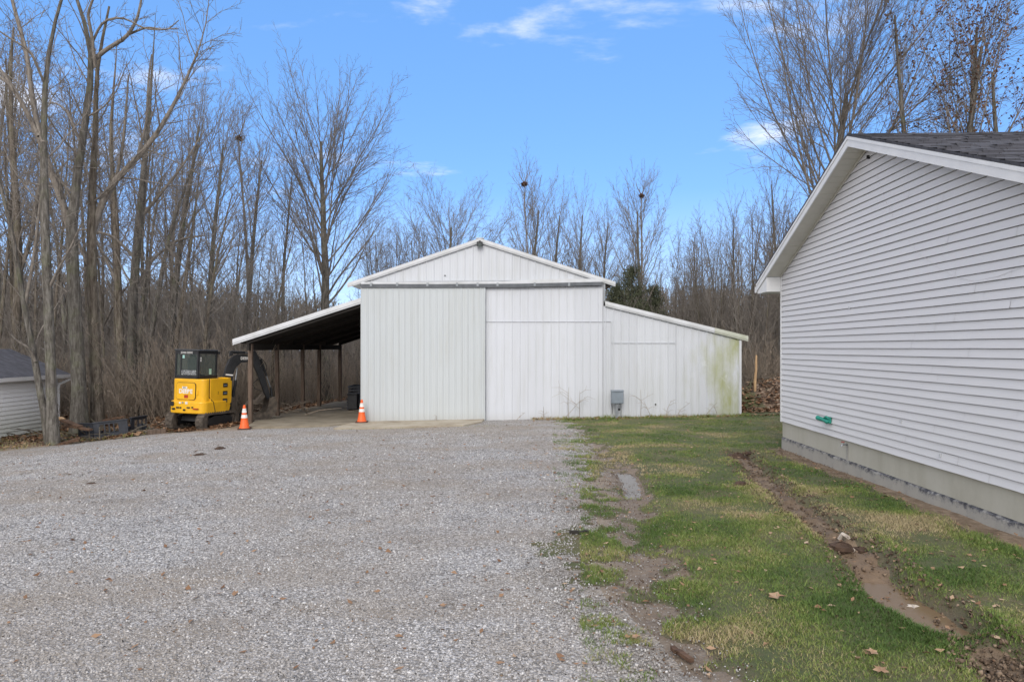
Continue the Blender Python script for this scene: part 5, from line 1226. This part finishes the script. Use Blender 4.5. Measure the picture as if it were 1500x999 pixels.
# ------------------------------------------------------------------ traffic cones
def cone(x, y, label, rz, tilt=0, worn=0):
    c = empty('traffic_cone', (x,y,hgt(x,y)+(.05 if y > 19 else .012)), rz, label, 'traffic cone', 'orange traffic cones by the barn')
    c.rotation_euler.x = tilt
    MB().prism([(-.17,-.13),(-.13,-.17),(.13,-.17),(.17,-.13),(.17,.13),(.13,.17),(-.13,.17),(-.17,.13)], 0, .03).build('base', M['conebase'], c, bevel=.006)
    r = lambda z: .125-.098*(z-.03)/.62
    MB().lathe([(.14,.03),(.132,.045),(r(.06),.06),(r(.3),.3),(r(.63),.63),(r(.65)*.9,.65),(.012,.65),(.012,.6)], 20).build('cone_body', M['orange'], c, smooth=True)
    for z0, z1 in ((.30,.39),(.44,.555)):
        MB().lathe([(r(z0)+.0005,z0),(r(z0)+.004,z0+.002),(r(z1)+.004,z1-.002),(r(z1)+.0005,z1)], 20).build('reflective_collar', M['conewhite'], c, smooth=True)
    return c
x, y = G(358,629.5); cone(x, y, 'orange traffic cone with two white bands in front of the first lean-to post', .3, .03)
cone((530-750)*19.55/1000, 19.55, 'orange traffic cone with two white bands at the left corner of the sliding barn door', .1)

# ------------------------------------------------------------------ black slatted bins under the lean-to
def slat_bin(cx, cy, z, label, rz):
    b = empty('plastic_crate', (cx,cy,z), rz, label, 'crate', 'black crates stacked under the lean-to')
    w_, d_, h_ = .75, .55, .42
    mb = MB()
    for sy in (-1,1):
        for k in range(4): mb.box(-w_,w_,sy*d_-.012,sy*d_+.012,.03+k*.105,.03+k*.105+.06)
        for k in range(9): mb.box(-w_+k*.18-.012+.03,-w_+k*.18+.012+.03,sy*d_-.02,sy*d_+.02,.02,h_-.01)
    for sx in (-1,1):
        for k in range(4): mb.box(sx*w_-.012,sx*w_+.012,-d_+.02,d_-.02,.03+k*.105,.03+k*.105+.06)
    mb.build('slatted_side', M['blackplastic'], b)
    mb = MB(); mb.box(-w_-.02,w_+.02,-d_-.03,-d_+.03,h_-.03,h_); mb.box(-w_-.02,w_+.02,d_-.03,d_+.03,h_-.03,h_); mb.box(-w_-.02,-w_+.03,-d_+.03,d_-.03,h_-.03,h_); mb.box(w_-.03,w_+.02,-d_+.03,d_-.03,h_-.03,h_); mb.build('rim', M['blackplastic'], b)
    MB().box(-w_,w_,-d_,d_,0,.025).build('floor', M['blackplastic'], b)
yb_ = 24.6; xb_ = (508-750)*yb_/1000+.76; zz_ = hgt(xb_,yb_)+.05
slat_bin(xb_, yb_+.55, zz_, 'black slatted crate standing on the lean-to floor under another crate', 0)
slat_bin(xb_+.03, yb_+.56, zz_+.43, 'black slatted crate, topmost of the stack under the lean-to, with rags on it', .02)
rb = MB(); 
for k in range(9): 
    a = rj.uniform(-.3,.6); rb.M = Matrix.Translation((xb_+a,yb_+.5+rj.uniform(-.2,.2),zz_+.87+rj.uniform(0,.03))) @ Matrix.Rotation(rj.uniform(0,3),4,'Z') @ Matrix.Rotation(rj.uniform(-.2,.2),4,'X'); rb.box(-.16,.16,-.09,.09,0,.05,.03)
tag(rb.build('rag_pile', M['litterpale'], bevel=.01), 'pale rumpled rags lying on top of the stacked black crates', 'rags')
tb_ = empty('waste_bin', (xb_-.50,yb_-.10,zz_), 0, 'small black lidded bin in front of the stacked crates under the lean-to', 'bin')
MB().prism([(-.17,-.17),(.17,-.17),(.17,.17),(-.17,.17)], .03, .54).build('bin_body', M['black'], tb_, bevel=.02)
MB().box(-.19,.19,-.20,.19,.541,.59,.02).build('lid', M['black'], tb_, bevel=.01)
for sx in (-.12,.12):
    w_ = MB(); w_.M = Matrix.Translation((sx,.12,.04)) @ Matrix.Rotation(R(90),4,'Y'); w_.lathe([(.001,-.02),(.04,-.02),(.04,.02),(.001,.02)], 10); w_.build('wheel', M['rubber'], tb_)

# ------------------------------------------------------------------ black plastic barrier pieces lying by the drive's far edge
def barrier(pa, pb, h0, label, slots, dirty=False):
    """upright moulded panel box between two ground points, a run of vertical slots in its long face"""
    (xa,ya), (xb2,yb2) = pa, pb; L_ = math.hypot(xb2-xa,yb2-ya); za = gz1(xa,ya); zb2 = gz1(xb2,yb2)
    b = empty('plastic_tub', ((xa+xb2)/2,(ya+yb2)/2,(za+zb2)/2+.05), math.atan2(yb2-ya,xb2-xa), label, 'tub', 'black slotted tubs at the edge of the drive')
    b.rotation_euler.y = -math.atan2(zb2-za, L_)
    l = L_/2; t = .03; s0, s1 = slots
    mb = MB(); lo, hi = h0*.26, h0*.86
    mb.box(-l,l,-t,0,0,lo); mb.box(-l,l,-t,0,hi,h0)
    mb.box(-l,s0*l,-t,0,lo,hi); mb.box(s1*l,l,-t,0,lo,hi)
    n = max(3, int((s1-s0)*l/.105)); stp = (s1-s0)*l/n
    for k in range(n-1): c = s0*l+stp*(k+1); mb.box(c-.017,c+.017,-t,-.004,lo,hi)
    mb.box(-l,-l+t,0,.30,0,h0*.5); mb.box(l-t,l,0,.30,0,h0*.5); mb.box(-l+t,l-t,.27,.30,0,h0*.3); mb.box(-l+t,l-t,0,.27,.0,.03)
    mb.build('shell', M['blackplastic'], b, bevel=.004)
    mb = MB(); mb.box(-l-.02,l+.02,-t-.025,.02,h0+.001,h0+.03); mb.build('rim', M['blackplastic'], b, bevel=.004)
Gb = lambda px, py: G(px, py)
barrier(G(116,645), G(138,645.5), .42, 'leftmost black slotted tub, under the end of the rotten planks', (-.8,.55))
barrier(G(138.5,645.5), G(189,639.5), .44, 'longest of the black slotted tubs, muddy along its foot', (-.62,.45))
barrier(G(191,638.5), G(214,634.5), .46, 'rightmost black slotted tub, clean and nearest the excavator', (-.55,.9))
def plank(p, q, w_, t_, label, name='plank', mat='plank', cat='plank'):
    o = MB(); p, q = Vector(p), Vector(q); n = 5; v = []
    t = (q-p).normalized(); a = t.cross(Vector((0,0,1))).normalized(); b = a.cross(t)
    for i in range(n+1):
        c = p+(q-p)*i/n+b*rj.uniform(-.01,.01); ww = w_*rj.uniform(.85,1.1)
        for sx, sy in ((-1,-1),(1,-1),(1,1),(-1,1)): v.append(tuple(c+a*sx*ww/2+b*sy*t_/2))
    o.add(v, [(3,2,1,0),(4*n,4*n+1,4*n+2,4*n+3)]+[(4*i+k,4*i+(k+1)%4,4*i+4+(k+1)%4,4*i+4+k) for i in range(n) for k in range(4)])
    return tag(o.build(name, M[mat]), label, cat)
Yp = 19.0
plank(P(86,613,19.6), P(118,625,19.1), .17, .05, 'rotten plank with a pale broken end, highest of the planks by the black tubs')
plank(P(94,623.5,19.3), P(133,629,19.0), .15, .05, 'dark plank resting across the corner of the leftmost black tub')
plank(P(66,657,18.4), P(115,643,18.9), .16, .08, 'long dark timber lying on the ground along the edge of the gravel')
plank(P(96,649,18.7), P(116,645,18.8), .10, .05, 'short dark stick lying behind the end of the long timber')
plank(P(150,616,20.3), P(182,610,20.6), .15, .05, 'brown board lying in the leaves behind the black tubs')
plank(P(118,609,20.6), P(121,617,20.6), .09, .09, 'short yellowish splintered stub of wood at the foot of the pale trunk', mat='palewood', cat='wood stub')
plank(P(84.5,612,19.58), P(92,614.3,19.5), .15, .052, 'pale freshly broken piece of wood at the raised plank end', 'wood_chunk', 'palewood', 'wood')
plank(P(216,633,19.4), P(243,632,19.6), .22, .14, 'weathered grey beam on the ground between the black tubs and the excavator', 'beam', 'post', 'beam')

# ------------------------------------------------------------------ small things lying about
x, y = G(985,944); x2, y2 = G(1013,963)
plank((x,y,hgt(x,y)+.03), (x2,y2,hgt(x2,y2)+.03), .035, .025, 'short red-brown stick lying in the mud at the bottom edge of the lawn', 'stick', 'plank', 'stick')
x, y = G(834,782); x2, y2 = G(862,781)
plank((x,y,hgt(x,y)+.03), (x2,y2,hgt(x2,y2)+.03), .03, .03, 'thin dark stick lying at the edge of the gravel', 'stick', 'darkwood', 'stick')
def clod(px, py, r_, label, mat='dirt', name='soil_clod', cat='clod', flat=.45):
    x, y = G(px, py); rs = random.Random(int(px*7+py)); n, m_ = 10, 6; v = []; f = []
    for i in range(m_+1):
        a = math.pi*i/m_
        for k in range(n):
            b = 2*math.pi*k/n; rr = r_*(1+rs.uniform(-.28,.28)); v.append((rr*math.sin(a)*math.cos(b), rr*math.sin(a)*math.sin(b), rr*flat*math.cos(a)))
    for i in range(m_):
        for k in range(n): f.append((i*n+k,i*n+(k+1)%n,(i+1)*n+(k+1)%n,(i+1)*n+k))
    o = MB().add(v, f).build(name, M[mat], smooth=False); o.location = (x,y,hgt(x,y)+r_*flat*.3)
    return tag(o, label, cat)
clod(1080,667,.20,'large dark clod of soil at the far end of the rut')
clod(1098,663,.10,'smaller soil clod just right of the large one at the rut end')
clod(1088,712,.11,'dark soil clod in the grass left of the upper rut')
clod(1339,815,.05,'small black clod of soil in the grass right of the rut')
clod(1395,818,.04,'tiny dark clod in the grass near the house, right of the black clod')
clod(1232,806,.10,'black wet clod of soil sitting in the rut', flat=.6)
clod(1258,800,.09,'brown clod of soil in the rut below the pale scrap')
clod(1337,871,.05,'pale stone half sunk in the muddy end of the rut','litterpale','stone','stone')
clod(293,667,.13,'flat heap of dark soil on the gravel in front of the excavator', flat=.25)
clod(322,658,.13,'heap of dark soil on the gravel just behind the flat heap', flat=.35)
clod(135,710,.08,'small dark lump on the left part of the gravel', flat=.3)
clod(1224,961,.03,'small round brown clod in the grass at the bottom edge')
def scrap(px, py, pts, r_, label):
    x, y = G(px, py); z = hgt(x, y); tag(MB().tube([(x+a,y+b,z+c) for a,b,c in pts], r_, 6).build('scrap', M['litterpale']), label, 'scrap')
scrap(1233,787,[(0,.05,.03),(.02,.02,.09),(.05,-.03,.07),(.055,-.07,.02)],.022,'upper pale crumpled scrap lying in the rut')
scrap(1236,800,[(-.06,.0,.03),(0,.02,.06),(.05,.0,.05),(.09,-.03,.02)],.022,'lower pale twisted scrap lying in the rut')
# large single leaves
def leafthing(px, py, s, rz, label):
    x, y = G(px, py); v = []; n = 14
    for i in range(n):
        a = 2*math.pi*i/n; rr = s*(1.0 if i % 2 == 0 else .55)*(1.15 if i in (0,) else 1); v.append((rr*math.cos(a), rr*math.sin(a)*.75, .012+.25*s*abs(math.sin(a*1.5))))
    v.append((0,0,.01)); me = np_mesh('dead_leaf', np.array(v), np.array([(i,(i+1)%n,n) for i in range(n)]), tone=np.random.RandomState(int(px)).uniform(.55,.85,n+1))
    o = link_mesh('dead_leaf', me, M['leaf']); o.location = (x,y,hgt(x,y)+.03); o.rotation_euler.z = rz; tag(o, label, 'leaf', 'large dead leaves on the lawn')
leafthing(1136,882,.085,.2,'largest tan dead leaf lying alone on the lawn in the lower right')
leafthing(1290,991,.06,1.2,'brown dead leaf at the bottom edge of the lawn')
leafthing(1278,962,.05,2.2,'pale curled dead leaf in the grass above the bottom edge')
leafthing(1102,762,.045,.7,'orange-brown dead leaf in the grass left of the rut')
leafthing(931,938,.04,.3,'orange dead leaf on the bare strip at the edge of the gravel')
leafthing(649,892,.04,.9,'tan dead leaf lying on the open gravel')
# leaning broken stem and uprooted stump on the mound beyond the barn
x, y = (1107-750)*.0235, 23.5
v = [P(1106,569,y), P(1106,556,y), P(1107.5,542,y), P(1107.5,531,y), P(1108,520,y)]
rt = empty('broken_sapling', v[0], 0, 'pale splintered sapling stem standing upright on the earth mound', 'stump')
MB().tube([q-v[0]-Vector((0,0,.1)) if i == 0 else q-v[0] for i, q in enumerate(v)], [.045,.05,.04,.04,.025], 7).build('stem', M['palewood'], rt, smooth=True)

# ------------------------------------------------------------------ gravel stones, grass, leaves, weeds
def scatter_pts(n, fx, ya, yb, rg, p=1.):
    y = ya+(yb-ya)*rg.rand(n)**p; x = y*(fx[0]+(fx[1]-fx[0])*rg.rand(n)); return x, y
def stones(name, n, fx, ya, yb, s0, s1, seed, keepf, p=1.0, tone=(0,1), mat='stone'):
    rg = np.random.RandomState(seed); x, y = scatter_pts(n, fx, ya, yb, rg, p); k = keepf(x, y, rg); x, y = x[k], y[k]; n = len(x)
    z = height(x, y)+.012; s = s0+(s1-s0)*rg.rand(n)**1.8
    base = np.array([(1,0,0),(-1,0,0),(0,1,0),(0,-1,0),(0,0,1),(0,0,-1),(.62,.62,.4),(-.62,.5,-.3)], float)
    V = base[None]*(1+rg.uniform(-.35,.35,(n,8,1))); V = V*np.stack([s, s*rg.uniform(.6,1,n), s*rg.uniform(.4,.8,n)],1)[:,None,:]
    ax = rg.normal(0,1,(n,3)); ax /= np.linalg.norm(ax,axis=1)[:,None]; a = rg.uniform(0,6.28,n); c, s_ = np.cos(a)[:,None,None], np.sin(a)[:,None,None]; A = ax[:,None,:]
    V = V*c+np.cross(np.broadcast_to(A,V.shape), V)*s_+A*(V*A).sum(-1,keepdims=True)*(1-c)
    V = V+np.stack([x,y,z+s*.25],1)[:,None,:]
    f = np.array([(0,2,6),(2,4,6),(4,0,6),(2,1,4),(1,3,4),(3,0,4),(2,0,5),(3,1,7),(5,3,7),(1,5,7),(1,2,5),(0,3,5)])
    F = (np.arange(n)[:,None,None]*8+f[None]).reshape(-1,3); tn = np.repeat(np.clip(tone[0]+(tone[1]-tone[0])*rg.beta(2.2,2.4,n),0,1), 8)
    return tag(link_mesh(name, np_mesh(name, V.reshape(-1,3), F, tone=tn), M[mat]), kind='stuff')
ong = lambda lim: (lambda x, y, rg: gravel_mask(x, y)+rg.uniform(-.35,.25,len(x)) > lim)
stones('gravel_stones', 88000, (-.80,.34), 3.4, 8.6, .005, .0155, 1, ong(0), 1.15)
stones('gravel_stones', 30000, (-.80,.30), 8.2, 17, .010, .022, 2, ong(0), 1.0)
stones('gravel_crumbs', 30000, (-.02,.42), 3.6, 19.9, .004, .011, 3, lambda x, y, rg: (np.abs(poly_sd(x,y,GRAVEL)) < rg.exponential(.6,len(x))) & (lawn_mask(x,y) < .4), 1.0, (.1,1))
M['crumb'] = tone_mat('soil_crumbs', [(0,(.05,.033,.022)),(.5,(.14,.10,.07)),(1,(.28,.21,.15))], .95)
stones('soil_crumbs', 46000, (.1,.8), 4, 13, .004, .024, 21, lambda x, y, rg: ((seg_dist(x,y,TRENCH)[0] < .42*rg.rand(len(x))**.5) & (seg_dist(x,y,TRENCH)[0] > .30*rg.rand(len(x))*(seg_dist(x,y,TRENCH)[1]+.3))) | (seg_dist(x,y,TRENCH2)[0] < .3), 1, mat='crumb')
stones('soil_crumbs', 34000, (.05,.5), 4, 19.5, .003, .012, 22, lambda x, y, rg: (lawn_mask(x,y) < .25) & (gravel_mask(x,y) < .1) & (rg.rand(len(x)) < .6), 1, mat='crumb')
M['fines'] = tone_mat('leaf_crumbs', [(0,(.10,.065,.04)),(1,(.30,.22,.15))], .95)
stones('leaf_crumbs', 9000, (-.78,.15), 3.8, 19, .004, .014, 23, lambda x, y, rg: (gravel_mask(x,y) > 0) & (fbm(x*.6,y*1.3,.8,65,4)+.15*rg.rand(len(x)) > .60), .9, mat='fines')
def blades(name, n, fx, ya, yb, seed, h0, h1, w, p=1.0, mat='grass', keep=None, tn=(0,1)):
    rg = np.random.RandomState(seed); x, y = scatter_pts(n, fx, ya, yb, rg, p); lm = lawn_mask(x, y); cl = fbm(x,y,2.2,91,4)
    k = (lm+rg.uniform(-.35,.35,len(x)) > .0) & (cl > rg.uniform(.16,.62,len(x))) if keep is None else keep(x, y, rg); x, y, cl = x[k], y[k], cl[k]; n = len(x)
    z = height(x, y)+.008; h = rg.uniform(h0,h1,n)*(.5+1.1*cl); a = rg.uniform(0,6.28,n); ww = w*rg.uniform(.6,1.3,n)
    ln = rg.uniform(.25,1.25,n)*h; b = rg.uniform(0,6.28,n)
    ux, uy = np.cos(a)*ww, np.sin(a)*ww; lx, ly = np.cos(b)*ln, np.sin(b)*ln
    V = np.stack([np.stack([x-ux,y-uy,z],1), np.stack([x+ux,y+uy,z],1), np.stack([x+lx*.45+ux*.7,y+ly*.45+uy*.7,z+h*.62],1), np.stack([x+lx*.45-ux*.7,y+ly*.45-uy*.7,z+h*.62],1), np.stack([x+lx,y+ly,z+h*.85],1)],1)
    q = np.arange(n)[:,None]*5; F4 = q+np.array([[0,1,2,3]]); F3 = q+np.array([[3,2,4]])
    hue = fbm(x,y,1.1,95,4); t = np.clip((hue-.5)*2.6+.45+rg.normal(0,.17,n)+(rg.rand(n) < .09)*.45, 0, 1)*(tn[1]-tn[0])+tn[0]
    return tag(link_mesh(name, np_mesh(name, V.reshape(-1,3), [F4,F3], tone=np.repeat(t,5)), M[mat]), kind='stuff')
blades('grass', 330000, (.10,.80), 3.6, 9.5, 4, .014, .040, .0022, 1.1)
blades('grass', 170000, (.06,.60), 9, 20, 5, .016, .036, .0045, .9)
blades('grass_tufts', 9000, (.15,.80), 3.6, 14, 6, .05, .10, .0025, 1, keep=lambda x, y, rg: (lawn_mask(x,y) > .3) & (fbm(x,y,3.5,97,3) > .64), tn=(0,.7))
def leaves(name, n, fx, ya, yb, seed, s0, s1, keep, p=1.0, mat='leaf', tn=(0,1), up=.35):
    rg = np.random.RandomState(seed); x, y = scatter_pts(n, fx, ya, yb, rg, p); k = keep(x, y, rg); x, y = x[k], y[k]; n = len(x); z = height(x,y)+.022
    s = rg.uniform(s0,s1,n); a = rg.uniform(0,6.28,n); c, sn_ = np.cos(a), np.sin(a); tp = rg.normal(0,up,(n,4))
    L_ = np.array([(-1,0),(-.2,.5),(1,.05),(-.1,-.5)]); V = np.empty((n,4,3))
    for i, (u, v_) in enumerate(L_): V[:,i,0] = x+s*(u*c-v_*sn_); V[:,i,1] = y+s*(u*sn_+v_*c); V[:,i,2] = z+s*np.abs(tp[:,i])
    t = np.repeat(np.clip(rg.beta(2,2,n)*(tn[1]-tn[0])+tn[0],0,1),4)
    q = np.arange(n)[:,None]*4; F = np.concatenate([q+np.array([[0,2,1]]), q+np.array([[0,3,2]])]).reshape(-1,3)
    return tag(link_mesh(name, np_mesh(name, V.reshape(-1,3), F, tone=t), M[mat]), kind='stuff')
leaves('fallen_leaves', 1900, (-.0,.8), 4, 19.8, 7, .008,.036, lambda x,y,rg: (4.75+.035*y > x) | (y > 13.6), .9, tn=(.3,1))
leaves('fallen_leaves', 1300, (-.75,.15), 4, 19, 17, .008,.038, lambda x,y,rg: gravel_mask(x,y) > 0, .8, tn=(.2,.8))
leaves('fallen_leaves', 1500, (.3,.9), 5, 13.4, 18, .012,.04, lambda x,y,rg: (4.75+.035*y > x) & (4.75+.035*y-x < rg.exponential(.30,len(x))), 1, tn=(.0,.9))
leaves('fallen_leaves', 900, (.1,.8), 4, 13, 19, .008,.026, lambda x,y,rg: seg_dist(x,y,TRENCH)[0] < .24, 1, tn=(.0,.9))
leaves('leaf_litter', 42000, (-.84,.55), 19.3, 36, 8, .05,.10, lambda x,y,rg: ((x < -8) & (poly_sd(x,y,GRAVEL) < -.25) & (x < -8.0)) | (y > 32) | ((x > 6.85) & (y > 20.6)), 1.6, tn=(0,.85), up=.5)
leaves('leaf_litter', 2200, (-.80,-.4), 16.5, 20.5, 9, .02,.06, lambda x,y,rg: (poly_sd(x,y,GRAVEL) < -.05) & (x > -14.6) & (x < -7.9), 1, tn=(0,.8), up=.5)
leaves('leaf_litter', 1500, (.0,.4), 19.2, 20, 10, .02,.06, lambda x,y,rg: (x > .6) & (y < 19.93) & (19.95-y < rg.exponential(.25,len(x))), 1, tn=(.1,.8), up=.5)
# sticks and branch debris on the earth mound and along the wood's edge
def debris(name, n, seed, cen, r0, s0, s1, mat='brush'):
    rg = np.random.RandomState(seed); mb = MB()
    for _ in range(n):
        x = cen[0]+rg.normal(0,r0[0]); y = cen[1]+rg.normal(0,r0[1]); z = hgt(x,y)+.02; a = rg.uniform(0,6.28); l = rg.uniform(s0,s1); e = rg.normal(0,.22)
        if name != 'twig_debris' and y < 20.1: continue
        mb.tube([(x,y,z),(x+math.cos(a)*l*.5,y+math.sin(a)*l*.5,z+abs(e)*l*.6+.03),(x+math.cos(a+.2)*l,y+math.sin(a+.2)*l,z+abs(e)*l)], [.02,.015,.006], 4)
    return tag(mb.build(name, M[mat]), kind='stuff')
debris('branch_debris', 60, 1, (9.6,23.6), (1.5,1.1), .3, 1.0, 'bark2'); debris('twig_debris', 120, 2, (-12.2,19.9), (1.0,.5), .3, 1.1, 'bark2'); debris('twig_debris', 110, 3, (-9.5,23.8), (1.3,.9), .4, 1.6)
# dead weeds against the barn wall, each a countable plant
def weed(px, hpx, seed, label, branches=4, lean=0):
    rg = np.random.RandomState(seed); y = 19.84-rg.uniform(0,.1); x = X(px, y); z = hgt(x,y); h = hpx*y/1000; mb = MB()
    top = Vector((lean*h, -.05, h)); pts = [Vector((0,0,-.03)), top*.5+Vector((rg.normal(0,.02),0,0)), top]; mb.tube(pts, [.008,.006,.003], 4)
    for k in range(branches):
        t = rg.uniform(.3,.95); q = top*t; l = h*rg.uniform(.25,.55); s = rg.choice([-1,1]); mb.tube([q, q+Vector((s*l*.5,-.03,l*.35)), q+Vector((s*l,-.04,l*rg.uniform(.1,.7)))], [.005,.004,.002], 3)
        if rg.rand() < .5: q2 = q+Vector((s*l*.5,-.03,l*.35)); mb.tube([q2, q2+Vector((s*l*.1,0,l*.4))], [.003,.002], 3)
    o = mb.build('dead_weed', M['brush']); o.location = (x,y,z); tag(o, label, 'weed', 'dead weeds along the barn wall')
weed(755,12,1,'short slanting dry stalk near the middle of the right door leaf',2,1.2)
weed(796,20,2,'small dry weed with a leafy foot below the right door leaf',3)
weed(833,48,3,'tall thin dry weed, left of the pair near the end of the right door leaf',4)
weed(824,30,4,'dry weed arching right towards the tall pair of stalks',3,.9)
weed(849,42,5,'stouter dry weed, right of the pair left of the electrical box',4)
weed(938,42,6,'tall dark straight weed right of the electrical box',4)
weed(955,24,7,'thin branching weed between the tall dark weed and the wall seam',4,-.5)
weed(975,26,8,'dry weed with sideways twigs on the lean-to wall',4,.3)
weed(990,22,9,'curved dry stalk leaning right under the lean-to wall',3,.9)
weed(1030,22,10,'slanting dry weed near the green stained corner',3,.9)
weed(1052,16,11,'low dry weed at the foot of the green stain',3,-.4)
weed(640,9,12,'tiny weed growing at the foot of the left door leaf',3)
blades('dry_grass', 2600, (-.02,.36), 19.5, 19.97, 12, .05, .14, .004, 1, keep=lambda x,y,rg: (x > .55) & (x < 6.9), tn=(.55,1))
blades('dry_grass', 2600, (-.8,-.38), 17.5, 21, 13, .05, .16, .005, 1, keep=lambda x,y,rg: (poly_sd(x,y,GRAVEL) < -.1) & (x < -9.6), tn=(.6,1))
blades('dry_grass', 700, (-.25,-.02), 17.9, 18.45, 14, .02, .05, .004, 1, keep=lambda x,y,rg: (np.abs(y-18.02-(x+4.7)*.075) < .06), tn=(.3,.9))
